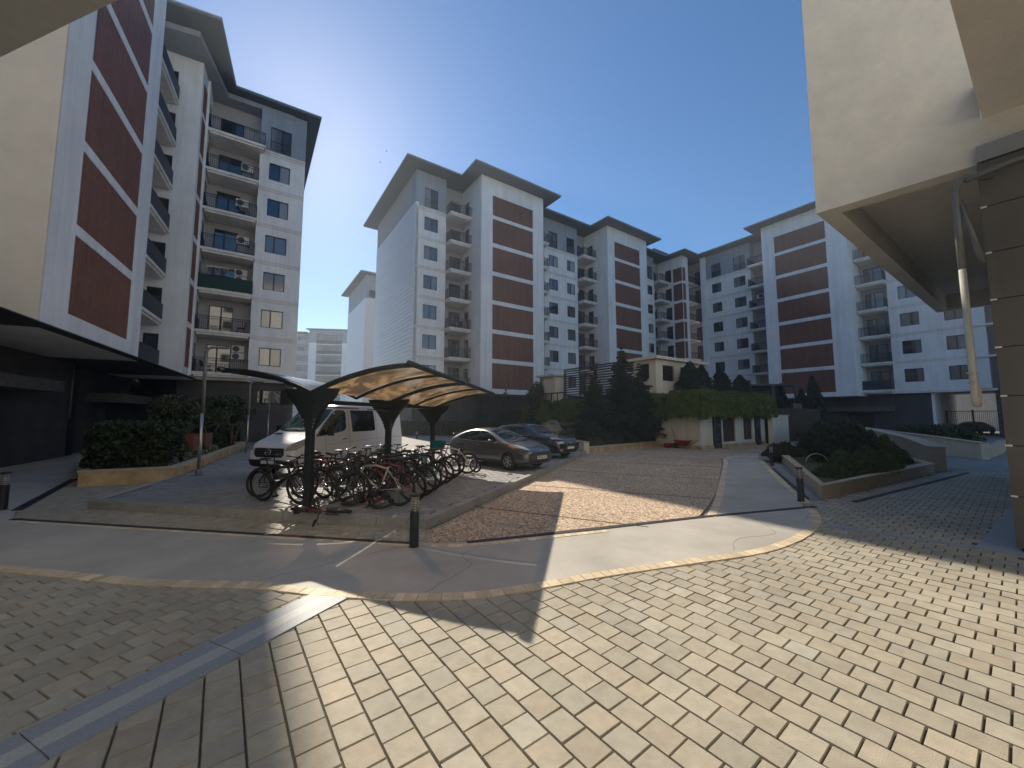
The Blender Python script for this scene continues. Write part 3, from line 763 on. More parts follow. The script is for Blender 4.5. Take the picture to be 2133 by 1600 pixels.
# steel gate inside the passage
gt = thing('metal_gate', 'black bar gate standing inside the passage of the right block', 'gate', FD.w(-14.3,-6,0))
mb = MB()
for k in range(30): FD.box(mb, -16.35+k*.14-.012, -16.35+k*.14+.012, -6.01, -5.99, .1, 2.5)
mb.build('bars', M['rail'], gt, world=True)
mb = MB(); FD.box(mb,-16.38,-12.45,-6.03,-5.97,2.45,2.52); FD.box(mb,-16.38,-12.45,-6.03,-5.97,.06,.14); FD.box(mb,-14.45,-14.3,-6.06,-5.94,.0,2.65); FD.box(mb,-12.55,-12.42,-6.05,-5.95,0,2.6); mb.build('gate_frame', M['rail'], gt, world=True)
# inner corner bay with batten panels wrapping the corner, and stair tower above
QC = FC.w(41.7,3.13,0)[:2]
FKa = Fac(QC, A_, A_-90); FKb = Fac(QC, B_, B_+90)
for F_, L_, h0, h1, nm in ((FKa, 4.3, .08, 1.6, 'a'), (FKb, 1.6, .08, .85, 'b')):
    mb = MB(); hs = [(h0,h1,z0,z1) for z0,z1 in PZ]
    holes_wall(F_, mb, 0, L_, 4.2, 27.0, hs, 0, .1); mb.build('bay_wall', M['stucco'], bc, world=True)
    for h in hs: battens(F_, *h, 0, bc)
mb = MB(); FKb.box(mb, .12, 1.6, -4.4, -.12, 4.2, 27.0); mb.build('bay_core', M['stucco'], bc, world=True)
for k in range(7):
    mb = MB(); z = ZF[k]; FKb.box(mb, 1.62, 4.6, -3.2, -.1, z-.2, z); b = mb.build('balcony', M['slab'], bc, world=True)
    railing(FKb, 1.65, 4.5, -.16, z, 1.0, b)
    mb = MB(); FKa.box(mb, 1.9, 2.9, -.01, .03, z+.02, z+2.1); mb.build('side_door', M['frame'], bc, world=True)
FS = Fac(FC.w(41.5,-2.0,0)[:2], B_, B_+90)
mb = MB(); FS.box(mb, 0, 6.5, -7, 0, 27.25, 28.9); mb.build('stair_tower', M['grey_paint'], bc, world=True)
roof([rect(FS, -1.4, 8, -8.4, 1.4)], bc, z=28.9)
mb = MB(); hip(FS,-1.3,7.9,-8.3,1.3,29.15,30.2,4,mb); mb.build('stair_tower_roof', M['roof'], bc, world=True)

# ---- left block
PZL = [(5.38,8.12),(8.5,11.15),(11.53,14.2),(14.58,17.25),(17.63,20.3),(20.68,23.35),(23.73,25.9)]
bl = thing('apartment_building', 'tall block on the left with red-brown batten bays and dark clad ground floor', 'apartment building', (-19,17,0))
F1 = Fac((-17.3,17.0), -29, 61)
PZs = PZ; PZ = PZL
tower(F1, -6.51, 1.6, -4.98, .12, 0, bl, zb=4.58, zt=27.6, back=-3.2)
zoL = .40
# near end of the bay is sand coloured
mb = MB(); F1.box(mb, -6.60, -6.515, -6, -.0, 4.62, 27.6); mb.build('side_wall', M['stucco_side'], bl, world=True)
# set back wall between the two bays, with balconies
core(F1, -22, 11.0, -16, -3.3, bl, zt=27.6, m=M['stucco'], zb=4.6)
core(F1, -22, 16.0, -16, -4.5, bl, zt=4.7, m=M['dark_clad'], name='ground_floor')
for k in range(7):
    z = ZF[k]+zoL-.3
    balcony(F1, 4.6, 9.42, k, bl, front=-1.1, back=-3.28, sides=(True,False), zo=.29, solid=2)
    mb = MB(); F1.box(mb, 5.2, 7.4, -3.29, -3.2, z, z+2.2); mb.build('balcony_door', M['frame'], bl, world=True)
# second bay: plain wall facing the camera, narrow panels on its return
K2 = Vector(F1.w(9.45, .05, 0)[:2]); J2 = Vector((-23.25,27.85))
F2 = Fac(K2, 61+180, 151)                 # plain wall, u runs away from the corner
mb = MB()
holes_wall(F2, mb, 0, 7, 4.55, 27.3, [], 0); mb.build('bay_wall', M['stucco'], bl, world=True)
for k in range(7):
    z = ZF[k]+.29; mb = MB(); F2.box(mb, 1.30, 2.05, -.02, .03, z+.02, z+2.15); f = mb.build('side_door', M['frame'], bl, world=True)
    g = MB(); F2.quad(g,(1.38,.035,z+.1),(1.97,.035,z+.1),(1.97,.035,z+2.05),(1.38,.035,z+2.05)); g.build('pane', M['glass'][0], f, world=True)
dj = (J2-K2).normalized(); azj = math.degrees(math.atan2(dj.x,dj.y)); Lj = (J2-K2).length
F3 = Fac(K2, azj, azj+90)
mb = MB(); hs = [(.45,Lj-.75,a-.1,b-.1) for a,b in PZL]
holes_wall(F3, mb, 0, Lj, 4.55, 27.3, hs, 0, .1); F3.quad(mb,(0,0,4.55),(Lj,0,4.55),(Lj,-5,4.55),(0,-5,4.55)); mb.build('bay_wall', M['stucco'], bl, world=True)
for h in hs: battens(F3, *h, 0, bl)
PZ = PZs
# cross wing facing the camera: balconies and one window column
F4 = Fac((-19.2,30.1), 56, 146)
_f = Fac((-19.32,14.72), -29, 61); F5_ = [_f.w(15.1,-.75,0)[:2], _f.w(18,-9,0)[:2]]
zz = .28
core(F4, -5.6, 1.87, -13.5, -1.25, bl, zo=0, zt=27.2)
segment(F4, -1.35, 1.87, [(-.68,.80)], bl, zo=zz)
for k in range(7):
    recess(F4, -4.6, -1.35, k, bl, du=(-4.0,-2.5), zo=zz)
    balcony(F4, -4.62, -1.3 if k < 6 else -1.0, k, bl, front=.75, sides=(True,True), back=-1.2, solid=(k == 2), zo=zz)
mb = MB(); F4.box(mb, -5.6, -4.6, -1.3, .9, 4.8, 27.2); mb.build('corner_pier', M['stucco'], bl, world=True)
side_doors(F4, -4.6, -.6, .3, bl, range(7), zz, 1)
mb = MB(); F4.box(mb, -5.5, 1.87, -1.3, .0, 4.62, 4.9); mb.build('soffit_beam', M['slab'], bl, world=True)
core(F4, -5.5, 1.8, -13.4, -.6, bl, zt=4.6, name='ground_floor', m=M['dark_clad'])
cladding(F4, -5.5, 1.85, 0, 4.6, -.55, bl, holes=[(-3.1,-1.9,2.95,4.0),(-1.75,-.45,2.95,4.0),(-.3,.95,2.95,4.0)])
for a, b in ((-3.1,-1.9),(-1.75,-.45),(-.3,.95)): window(F4, a, b, 2.95, 4.0, -.5, bl, bias=[2,3,3,1])
mb = MB(); mb.prism([F5_[0], F4.w(-5.4,-.62,0)[:2], F4.w(-5.4,-9,0)[:2], F5_[1]], 0, 4.6); mb.build('ground_floor', M['dark_clad'], bl, world=True)
mb = MB(); mb.prism([F1.w(1.5,-.1,0)[:2], tuple(K2), tuple(J2), F4.w(-4.7,-.3,0)[:2], F4.w(-5.6,-6,0)[:2], F1.w(2,-9,0)[:2]], 4.56, 4.63); o = mb.build('soffit', M['dark_clad'], bl, world=True); ngon_fix(o)
# roofs of the left block
E1 = [(-16.40,31.02),(-21.45,27.85),(-18.75,22.75),(-21.2,21.6),(-25,20),(-30,26),(-33,40),(-24.0,42.2)]
roof([E1], bl, z=27.35)
mb = MB(); mb.prism([(-18.4,30.6),(-22.3,28.2),(-20.6,23.4),(-24,22),(-30,27),(-31,38),(-24.6,40)], 26.9, 27.3); o = mb.build('eave_beam', M['grey_paint'], bl, world=True); ngon_fix(o)
# dark clad ground floor of the long wing
F5 = Fac((-19.32,14.72), -29, 61)
cladding(F5, -8, 4.6, 0, 4.55, 0, bl, pw=6.3, ph=.65, holes=[(-6,-.02,0,2.6)])
core(F5, -8, 4.6, -3, -.05, bl, zt=4.6, name='ground_floor', m=M['joint'])
core(F5, -9, 12.9, -.06, 3.3, bl, zb=4.59, zt=4.62, name='soffit', m=M['dark_clad'])
mb = MB(); 
for k in range(48): F5.box(mb, 4.65, 5.6, -.12, .0, .25+k*.085, .25+k*.085+.05)
mb.build('louvre_grille', M['frame'], bl, world=True)
mb = MB(); F5.box(mb, 4.6, 5.65, -.3, -.14, 0, 4.5); mb.build('louvre_back', M['joint'], bl, world=True)
cladding(F5, 5.7, 15.2, 0, 4.55, -.6, bl, pw=3.1, ph=.65)
core(F5, 4.5, 18, -6, -.7, bl, zt=4.6, name='ground_floor', m=M['joint'])
mb = MB(); F5.box(mb, -4.5, 1.0, 0, 1.1, 2.95, 3.4); mb.build('entrance_canopy', M['stone_strip'], bl, world=True)
mb = MB(); F5.box(mb, 7.9, 13.2, -.6, .9, 2.75, 3.25); mb.build('entrance_canopy', M['stone_strip'], bl, world=True)
mb = MB(); F5.box(mb, 10.6, 11.7, -.62, -.55, 0, 2.3); f = mb.build('entrance_door', M['frame'], bl, world=True)
mb = MB(); F5.box(mb, -1.2, -.1, -.1, .02, 0, 2.5); f = mb.build('entrance_door', M['frame'], bl, world=True)
mb = MB(); mb.tube(F5.w(4.35,.12,1.9), F5.w(4.35,.12,4.5), .04, 8); mb.build('downpipe', M['lampgrey'], bl, world=True, smooth=True)
# air conditioners of the left block balconies
for k, lab, u in ((5,'white air conditioner below the topmost balcony of the left block',-2.15),(4,'white air conditioner hung on the left block, third balcony down',-2.35),(3,'white air conditioner hung on the left block, fourth balcony down',-2.15),(2,'stacked pair of white air conditioners above the green-covered balcony railing',-2.15),(0,'stacked pair of grey-white air conditioners on the left block, lowest balcony',-2.05)):
    ac_unit(F4, u, -1.2, ZF[k]+zz+(1.35 if k > 2 else 1.2), lab, twin=k in (2,0))
ac_unit(FC, 22.9, -1.15, ZF[4]+1.6, 'white air conditioner on the middle block beside its second batten bay')
ac_unit(FC, 39.9, -1.15, ZF[5]+1.6, 'small white air conditioner near the far inner corner of the courtyard, upper one')
ac_unit(FC, 39.9, -1.15, ZF[4]+1.6, 'small white air conditioner near the far inner corner of the courtyard, lower one')
ac_unit(FD, 3.6, -1.15, ZF[4]+1.6, 'white air conditioner on the right block left of its batten bay')

# ---- far blocks beyond the gap
FE2 = Fac((-26.0,66.9), A_, A_-90); FE2b = Fac((-26.0,66.9), B_, B_+90)
be = thing('apartment_building', 'block behind the middle building showing only its ribbed end wall', 'apartment building', (-26,66.9,0))
core(FE2b, 0, 14, -14.5, -.05, be, zt=27.2, m=M['grey_paint'])
siding(FE2, 0, 14.5, 0, 23.0, .03, be); siding(FE2, .3, 14.2, 23.0, 27.2, -.1, be, m=M['siding_grey'], name='top_floor_siding', ph=.6)
mb = MB(); FE2b.box(mb, 0, 14, -.04, .02, 0, 23.0); mb.build('front_wall', M['siding'], be, world=True)
for k in range(7):
    window(FE2b, 2.2, 3.1, ZF[k]+.6, ZF[k]+2.1, .1, be)
mb = MB(); FE2b.box(mb, .6, 4.5, .02, .3, 23.3, 24.4); mb.build('balcony', M['rail'], be, world=True)
roof([rect(FE2b, -1.2, 16, 1.2, -16)], be, z=27.2)
FF = Fac((-62.5,110.5), 82, 172)
bf = thing('apartment_building', 'distant bluish apartment block seen through the gap between two nearer ones', 'apartment building', (-62,110,0))
core(FF, -8, 3.4, -12, -1.5, bf, zt=26.3, m=M['grey_paint'])
core(FF, 3.4, 20, -12, -1.2, bf, zt=27.2, m=M['grey_paint'])
mb = MB(); FF.box(mb, 3.2, 5.2, -1.3, 0, 0, 23.4); FF.box(mb, 12.4, 14.6, -1.3, 0, 0, 23.4); mb.build('pier', M['stucco'], bf, world=True)
mb = MB(); FF.box(mb, 3.2, 5.2, -1.3, 0, 23.4, 27.2); FF.box(mb, 12.4, 14.6, -1.3, 0, 23.4, 27.2); FF.box(mb, 5.2,12.4,-1.3,0,25.9,27.2); mb.build('top_wall', M['grey_paint'], bf, world=True)
for k in range(8):
    z = 1.8+3.05*k
    mb = MB(); FF.box(mb, 5.2, 12.4, -1.2, -.1, z-.3, z); b = mb.build('balcony', M['slab'], bf, world=True)
    mb = MB(); FF.box(mb, 5.3, 12.3, -.25, -.2, z, z+1.0); mb.build('railing', M['rail'], b, world=True)
    mb = MB(); FF.box(mb, -8, 3.2, -1.5, -.6, z-.3, z); FF.box(mb, -8,3.2,-.7,-.6,z,z+.9); mb.build('balcony', M['recess'], bf, world=True)
    window(FF, 6.6, 10.8, z+.1, z+2.3, -1.1, bf, bias=[2,3]); window(FF, -.5, 1.5, z+.1, z+2.2, -1.4, bf, bias=[1,2])
roof([rect(FF, 2.6, 22, 1.0, -13)], bf, z=27.2); roof([rect(FF, -9, 2.6, .3, -13)], bf, z=26.3)

# ---- near building on the right: overhanging bay and clad column
FR = Fac((5.95,7.22), 55, 145)            # bay front runs away to the right
br = thing('apartment_building', 'near building at right edge with beige overhanging bay and dark clad corner', 'apartment building', (7.3,5.7,0))
FRs = Fac((5.95,7.22), 136, 226)          # side seen from below (u toward the column)
mb = MB()
t = 12.6
# vertical side face and front face, soffit rim
P0 = Vector((5.95,7.22)); P1 = Vector((7.39,5.70)); P2 = P0+dv(55)*t; P3 = P1+dv(55)*t
def wquad(mb, a, b, z0, z1): mb.add([(a.x,a.y,z0),(b.x,b.y,z0),(b.x,b.y,z1),(a.x,a.y,z1)],[(0,1,2,3)])
i0 = P0+(P1-P0).normalized()*.30+dv(55)*.32; i1 = P1+dv(55)*.32; i3 = P3-dv(55)*.32; i2 = P2+(P1-P0).normalized()*.30-dv(55)*.32
ZB = 5.9
wquad(mb, P0, P1, ZB, 20); wquad(mb, P2, P0, ZB, 20); wquad(mb, P3, P2, ZB, 20)
def ringq(o, i, z):
    n = len(o)
    for k in range(n):
        a, b, c, d = o[k], o[(k+1)%n], i[(k+1)%n], i[k]
        mb.add([(a.x,a.y,z),(b.x,b.y,z),(c.x,c.y,z),(d.x,d.y,z)],[(0,1,2,3)])
ringq([P0,P1,P3,P2],[i0,i1,i3,i2],ZB)
for a, b in ((i0,i1),(i2,i0),(i3,i2),(i1,i3)): wquad(mb, a, b, ZB, ZB+.55)
mb.add([(p.x,p.y,ZB+.55) for p in (i0,i1,i3,i2)],[(0,1,2,3)])
mb.build('overhanging_bay', M['stucco_near'], br, world=True)
# second, higher soffit over the camera's right
q0 = Vector((7.41,5.68)); 
s2 = [Vector((7.45,5.72)), Vector((7.45,5.72))+dv(55+180)*9.5, Vector((7.45,5.72))+dv(55+180)*9.5+dv(136)*9, Vector((7.45,5.72))+dv(136)*9]
mb = MB(); mb.prism([tuple(p) for p in s2], 6.62, 7.2); mb.build('soffit_slab', M['stucco_near'], br, world=True)
mb = MB(); mb.prism([tuple(P1), tuple(P1+dv(136)*9), tuple(P1+dv(136)*9+dv(55)*.5), tuple(P1+dv(55)*.5)], 6.17, 6.618); mb.build('soffit_beam', M['stucco_near'], br, world=True)
# corner column, cladding panels with open joints
FQ = Fac((7.30,5.70), 143, 233)
mb = MB(); FQ.box(mb, .02, 9, -11, -.03, 0, 6.15); mb.build('corner_wall', M['joint'], br, world=True)
mb = MB(); zs = [0.06,.79,1.52,2.25,2.98,3.71,4.44,5.17,5.88]
for a, b in zip(zs, zs[1:]):
    for i in range(4): FQ.box(mb, i*2.2+.0, i*2.2+2.188, -.028, .0, a+.007, b-.007)
    FQ.box(mb, -.03, .0, -8, .0, a+.007, b-.007)
mb.build('cladding', M['col_clad'], br, world=True)
mb = MB()
for a in zs[1:-1]: FQ.box(mb, -.036, .03, -.03, .006, a-.012, a+.012)
mb.build('edge_clips', M['stucco'], br, world=True)
mb = MB(); FQ.box(mb, -.02, 9, -.05, .02, 5.9, 6.16); mb.build('top_band', M['granite_dk'], br, world=True)
# drain pipes under the bay
M['pipe'] = mat('cream_pipe', (.42,.41,.35), .35, .08)
pp = thing('drainpipe', 'grey and white drainpipe hanging before the clad corner, ending in a bend', 'pipe', (6.93,5.75,2.1))
mb = MB()
mb.sweep([(7.35,5.60,5.62),(7.05,5.72,5.66),(6.95,5.75,5.5),(6.93,5.75,5.2),(6.93,5.75,4.2)], .045, 10)
mb.build('upper_pipe', M['lampgrey'], pp, world=True, smooth=True)
mb = MB(); mb.sweep([(6.93,5.75,4.25),(6.93,5.75,2.35),(6.935,5.755,2.2),(6.97,5.78,2.12),(7.03,5.81,2.12),(7.07,5.83,2.19),(7.07,5.83,2.42)], .042, 12)
mb.ring((6.93,5.75,2.6),(0,0,1),.056,.011,16,6); mb.tube((6.93,5.75,2.6),(6.86,5.72,2.5),.01,5); mb.ring((6.93,5.75,2.45),(0,0,1),.056,.009,16,6)
mb.build('lower_pipe', M['pipe'], pp, world=True, smooth=True)
mb = MB(); mb.sweep([(6.97,5.74,5.3),(7.1,5.74,4.85),(7.26,5.74,4.3)], .035, 8); mb.sweep([(7.05,5.7,5.6),(7.4,5.42,5.72),(8.4,4.1,5.8)], .045, 8); mb.build('branch_pipe', M['lampgrey'], pp, world=True, smooth=True)
# entrance roof corner above the camera, top left
bt = MB(); 
c0 = Vector((-7.24,5.03)); dd = Vector((2.43,-.75)).normalized()
a = c0-dd*8; b = c0+dd*4.3
bt.prism([tuple(a), tuple(b), (b.x-1,b.y-5.5), (a.x-3,a.y-5.5)], 7.0, 7.5)
rt = thing('entrance_roof', 'grey entrance roof slab cutting across the top left corner', 'roof', (-5,0,0)); bt.build('slab', M['stucco_near'], rt, world=True)
bt = MB(); bt.prism([(-14.5,-1.5),(-13.7,-1.5),(-13.7,-2.3),(-14.5,-2.3)], 0, 7.0); bt.build('pillar', M['col_clad'], rt, world=True)
bt = MB(); bt.prism([(-5,-.7),(-4.2,-.7),(-4.2,-1.5),(-5,-1.5)], 0, 7.0); bt.build('pillar', M['col_clad'], rt, world=True)
# unseen wing added behind the viewpoint; its sunlit face bounces warm fill light
FB = Fac((9.0,-9.0), 55.5+180, -34.5)
core(FB, -8, 46, -12, 0, br, zt=27.0, name='bounce_wing', m=M['stucco_bounce'])
for k in range(7):
    for u in (2,6,10,15,19,24,28,33,37): window(FB, u, u+1.6, ZF[k]+.8, ZF[k]+2.2, .12, br)
roof([rect(FB, -9.5, 47.5, 1.4, -13.4)], br, z=27.03)

# things left out on the balconies of the left block
def chair_(F, u, o, z, az, lab, m):
    t = thing('balcony_chair', lab, 'chair', F.w(u,o,z), R(az), 'chairs on the balconies')
    mb = MB(); mb.box(-.22,.22,-.22,.22,.42,.46); mb.build('seat', m, t, bevel=.01)
    mb = MB(); mb.hexa([(-.22,.20,.46),(.22,.20,.46),(.22,.23,.46),(-.22,.23,.46),(-.2,.28,.88),(.2,.28,.88),(.2,.31,.88),(-.2,.31,.88)]); mb.build('backrest', m, t)
    for x in (-.2,.2):
        for y in (-.2,.2): mb = MB(); mb.tube((x,y,.42),(x*1.15,y*1.15,0),.014,6); mb.build('leg', M['rail'], t)
chair_(F4, -2.3, -.2, ZF[4]+zz, 30, 'dark chair on the left block balcony, third from the top', M['rail'])
chair_(F4, -1.9, .2, ZF[1]+zz, -60, 'dark chair on the second-lowest balcony of the left block', M['rail'])
chair_(F4, -3.9, .1, ZF[0]+zz, 100, 'dark chair on the lowest balcony of the left block', M['rail'])
chair_(FC, 4.2, .3, ZF[2]+0, 20, 'dark chair at the left of a middle block balcony, third from the bottom', M['rail'])
chair_(FC, 5.1, .3, ZF[2]+0, 160, 'dark chair at the right of a middle block balcony, third from the bottom', M['rail'])
t = thing('drying_rack', 'folding drying rack with pale towels on the green-covered left block balcony', 'drying rack', F4.w(-3.4,-.2,ZF[2]+zz)); mb = MB()
for k in range(6): F4.box(mb, -4.2, -2.9, -.35+k*.08, -.34+k*.08, ZF[2]+zz+1.9, ZF[2]+zz+1.92)
mb.build('rack_bars', M['steel'], t, world=True)
for k in range(5):
    mb = MB(); u = -4.15+k*.25; F4.box(mb, u, u+.2, -.3+k*.07, -.285+k*.07, ZF[2]+zz+(1.35 if k%2 else 1.55), ZF[2]+zz+1.91); mb.build('towel', M['frame'] if k%2 else M['acgrill'], t, world=True)
import numpy as np
NR = np.random.default_rng(5)
# ------------------------------------------------------------------ foliage
def leaf_mesh(name, P, size, m, parent=None, asp=1.6, up=None, jit=.35, **kw):
    """P: (n,3) leaf centres, one small folded quad each; up: preferred leaf direction"""
    n = len(P); sz = size*NR.uniform(1-jit, 1+jit, n)
    a = NR.normal(size=(n,3))
    if up is not None: a = a*.55+np.asarray(up)
    a /= np.linalg.norm(a, axis=1, keepdims=True)
    b = NR.normal(size=(n,3)); b -= a*(a*b).sum(1, keepdims=True); b /= np.linalg.norm(b, axis=1, keepdims=True)
    A = a*(sz*asp/2)[:,None]; B = b*(sz/2)[:,None]
    V = np.empty((n,4,3)); V[:,0] = P-A; V[:,1] = P+B; V[:,2] = P+A; V[:,3] = P-B
    me = bpy.data.meshes.new(name); me.vertices.add(4*n); me.vertices.foreach_set('co', V.reshape(-1))
    me.loops.add(4*n); me.loops.foreach_set('vertex_index', np.arange(4*n, dtype=np.int32))
    me.polygons.add(n); me.polygons.foreach_set('loop_start', np.arange(0,4*n,4, dtype=np.int32)); me.polygons.foreach_set('loop_total', np.full(n,4,dtype=np.int32))
    me.materials.append(m); me.update(calc_edges=True)
    o = bpy.data.objects.new(name, me); col.objects.link(o)
    if parent is not None: o.parent = parent
    for k, v in kw.items(): o[k] = v
    return o
def lumpy(n, c, r, lumps, lr, inner=.72):
    """points in a lumpy ellipsoid crown"""
    c = np.asarray(c); r = np.asarray(r)
    D = NR.normal(size=(lumps,3)); D /= np.linalg.norm(D,axis=1,keepdims=True); L = c+D*r*NR.uniform(.45,.85,(lumps,1))
    k = NR.integers(0, lumps, n); d = NR.normal(size=(n,3)); d /= np.linalg.norm(d,axis=1,keepdims=True)
    return L[k]+d*(lr*NR.uniform(inner,1.08,(n,1)))*np.array([1,1,r[2]/max(r[0],r[1])*1.1])
def box_pts(n, x0,x1,y0,y1,z0,z1, jit=.06):
    """points on the skin of a clipped hedge (local box)"""
    f = NR.random(n); P = np.empty((n,3)); sx, sy, sz = x1-x0, y1-y0, z1-z0
    ar = np.array([sx*sz,sx*sz,sy*sz,sy*sz,sx*sy*1.2]); ar = np.cumsum(ar/ar.sum()); k = np.searchsorted(ar, f); u = NR.random(n); v = NR.random(n)
    P[:,0] = x0+u*sx; P[:,1] = y0+v*sy; P[:,2] = z0+v*sz
    P[k==0,1] = y0; P[k==1,1] = y1
    m_ = (k==2)|(k==3); P[m_,1] = y0+u[m_]*sy; P[k==2,0] = x0; P[k==3,0] = x1
    m_ = k==4; P[m_,2] = z1
    # surface waviness
    wv = .07*np.sin(P[:,0]*5.1+P[:,1]*3.7)+.05*np.sin(P[:,1]*9+P[:,2]*8+P[:,0]*4)
    P += NR.normal(size=(n,3))*jit; P[:,2] += wv*(P[:,2]>z0+.1)
    return P
def rotz(P, az, c):
    """local x along dv(az), y across"""
    d = dv(az); e = Vector((d.y,-d.x)); Q = np.empty_like(P)
    Q[:,0] = c[0]+P[:,0]*d.x+P[:,1]*e.x; Q[:,1] = c[1]+P[:,0]*d.y+P[:,1]*e.y; Q[:,2] = P[:,2]
    return Q
def hedge(label, c, az, lx, ly, z0, z1, leaf, dens=900, size=.06, group=None, name='hedge', mshape=None):
    t = thing(name, label, 'hedge', (c[0],c[1],z0), 0, group)
    mb = MB(); mb.obox(c, az, lx-.18, ly-.18, z0, z1-.1); mb.build('twig_core', M['leaf_dark'], t, world=True)
    area = (lx+ly)*2*(z1-z0)+lx*ly*1.2; n = int(area*dens)
    P = rotz(box_pts(n, -lx/2,lx/2,-ly/2,ly/2,z0,z1), az, c) - np.array([c[0],c[1],z0])
    leaf_mesh('foliage', P, size, leaf, t); return t
def bush(label, c, r, z0, leaf, n=6000, size=.05, name='bush', cat='bush', group=None, lumps=22, lr=.42, parent=None):
    t = thing(name, label, cat, (c[0],c[1],z0), 0, group)
    mb = MB(); mb.sphere((0,0,r[2]*.42), 1, 12, 8, (r[0]*.66,r[1]*.66,r[2]*.42)); mb.build('twig_core', M['leaf_dark'], t, smooth=True)
    P = lumpy(n, (0,0,r[2]*.45), (r[0],r[1],r[2]*.6), lumps, lr*min(r[0],r[1]), .6); P[:,2] = np.abs(P[:,2])
    leaf_mesh('foliage', P, size, leaf, t); return t
def spruce(label, c, z0, h, r, leaf=None, n=14000, group='conifers around the courtyard', size=.055, name='spruce_tree', seed=0, whorls=15, power=1.0):
    t = thing(name, label, 'conifer', (c[0],c[1],z0), 0, group)
    mb = MB(); mb.tube((0,0,0),(0,0,h*.97),.05+h*.012,8,.008)
    pts = []; wt = []
    for k in range(whorls):
        f = (k+.4)/whorls; z = h*(.06+.92*f); rr = r*(1-f)**power*(.72+.4*NR.random())+.04
        for j in range(int(5+5*(1-f))):
            a = NR.random()*6.283; L = rr*NR.uniform(.7,1.12); rise = L*NR.uniform(.05,.28)
            p1 = np.array([math.cos(a)*L, math.sin(a)*L, z+rise-.12*L])
            mb.tube((0,0,z), tuple(p1), .010, 3, .004)
            pts.append((np.array([0,0,z]), p1, L))
    mb.build('trunk', M['trunk'], t)
    W = np.array([p[2] for p in pts]); W /= W.sum(); k = NR.choice(len(pts), n, p=W); u = NR.random(n)**.75
    P0 = np.array([p[0] for p in pts])[k]; P1 = np.array([p[1] for p in pts])[k]; Ls = np.array([p[2] for p in pts])[k]
    P = P0+(P1-P0)*u[:,None]; wd = (Ls*.20*(1.15-u))[:,None]
    P += NR.normal(size=(n,3))*wd*np.array([1,1,.42]); P[:,2] -= np.abs(NR.normal(size=n))*.05*Ls; P[:,2] = np.maximum(P[:,2], .03)
    leaf_mesh('foliage', P, size, leaf or M['leaf_conifer'], t, asp=2.4); return t
def cypress(label, c, z0, h, r, n=7000, name='cypress_tree', leaf=None, size=.05, lean=0):
    t = thing(name, label, 'conifer', (c[0],c[1],z0), 0, 'narrow columnar conifers')
    mb = MB(); mb.tube((0,0,0),(lean*.9,0,h*.93),.07,7,.015); mb.build('trunk', M['trunk'], t)
    f = NR.random(n)**1.15; a = NR.random(n)*6.283; prof = np.minimum(1,(f/.16+.25))*(1-f)**.72*1.25+.03
    lump = 1+.22*np.sin(a*3+f*14)+.15*np.sin(a*5-f*23); rr = r*np.minimum(prof,1)*lump*NR.uniform(.5,1.05,n)
    P = np.stack([np.cos(a)*rr+lean*f, np.sin(a)*rr, .05+f*(h-.05)],1)
    leaf_mesh('foliage', P, size, leaf or M['leaf_conifer'], t, asp=2.2, up=(0,0,.9)); return t

# ------------------------------------------------------------------ left planter
PLp = [(-11.98,10.79),(-10.09,11.73),(-15.87,23.29),(-19.2,21.6),(-16.2,14.6)]
def planter(name, label, poly, h, th, m, mcap, soil, group='stone planters', z0=-.02, closed=True, soilz=None, cap=.05):
    cx = sum(p[0] for p in poly)/len(poly); cy = sum(p[1] for p in poly)/len(poly)
    t = thing(name, label, 'planter', (cx,cy,0), 0, group)
    ar = sum(poly[i][0]*poly[(i+1)%len(poly)][1]-poly[(i+1)%len(poly)][0]*poly[i][1] for i in range(len(poly)))
    P = poly if ar > 0 else poly[::-1]
    inn = offs_poly(P, -th)
    mb = MB(); mc = MB(); n = len(P)
    for i in range(n if closed else n-1):
        a, b, c, d = P[i], P[(i+1)%n], inn[(i+1)%n], inn[i]
        L = (Vector(b)-Vector(a)).length; k = max(1, round(L/.9))
        for j in range(k):
            f0, f1 = j/k+.003/L, (j+1)/k-.003/L
            q = [Vector(a).lerp(Vector(b),f0), Vector(a).lerp(Vector(b),f1), Vector(d).lerp(Vector(c),f1), Vector(d).lerp(Vector(c),f0)]
            mb.hexa([(v.x,v.y,z0) for v in q]+[(v.x,v.y,h-cap) for v in q])
        oo = offs_poly(P, .025)
        q = [oo[i], oo[(i+1)%n], c, d]
        mc.hexa([(v[0],v[1],h-cap) for v in q]+[(v[0],v[1],h) for v in q])
    mb.build('wall', m, t, world=True); mc.build('coping', mcap, t, world=True)
    ms = MB(); ms.prism(inn, 0, soilz or h-.10, bottom=False); o = ms.build('soil', soil, t, world=True); ngon_fix(o)
    return t
planter('stone_planter', 'low yellow limestone planter holding the dark clipped hedge by the lamp post', PLp, .44, .22, M['wallstone'], M['capstone'], M['soil'])
hedge('dark clipped broadleaf hedge at the near end of the yellow limestone planter', (-11.95,12.45), 62, 1.75, 1.7, .34, 1.60, M['leaf_dark'], dens=1500, size=.075)
for k, (x,y,r,lab) in enumerate(((-10.95,12.35,.3,'silvery low shrub at the planter corner beside the lamp post'),(-11.5,13.6,.26,'silvery low shrub along the yellow planter edge, second from the lamp post'),(-12.3,15.2,.3,'silvery low shrub along the yellow planter edge, third from the lamp post'),(-13.4,17.3,.32,'silvery low shrub along the yellow planter edge, nearest the white van'))):
    bush(lab, (x,y), (r,r,.34), .34, M['leaf_silver'], 900, .05, group='silvery shrubs in the left planter', name='low_shrub', cat='shrub')
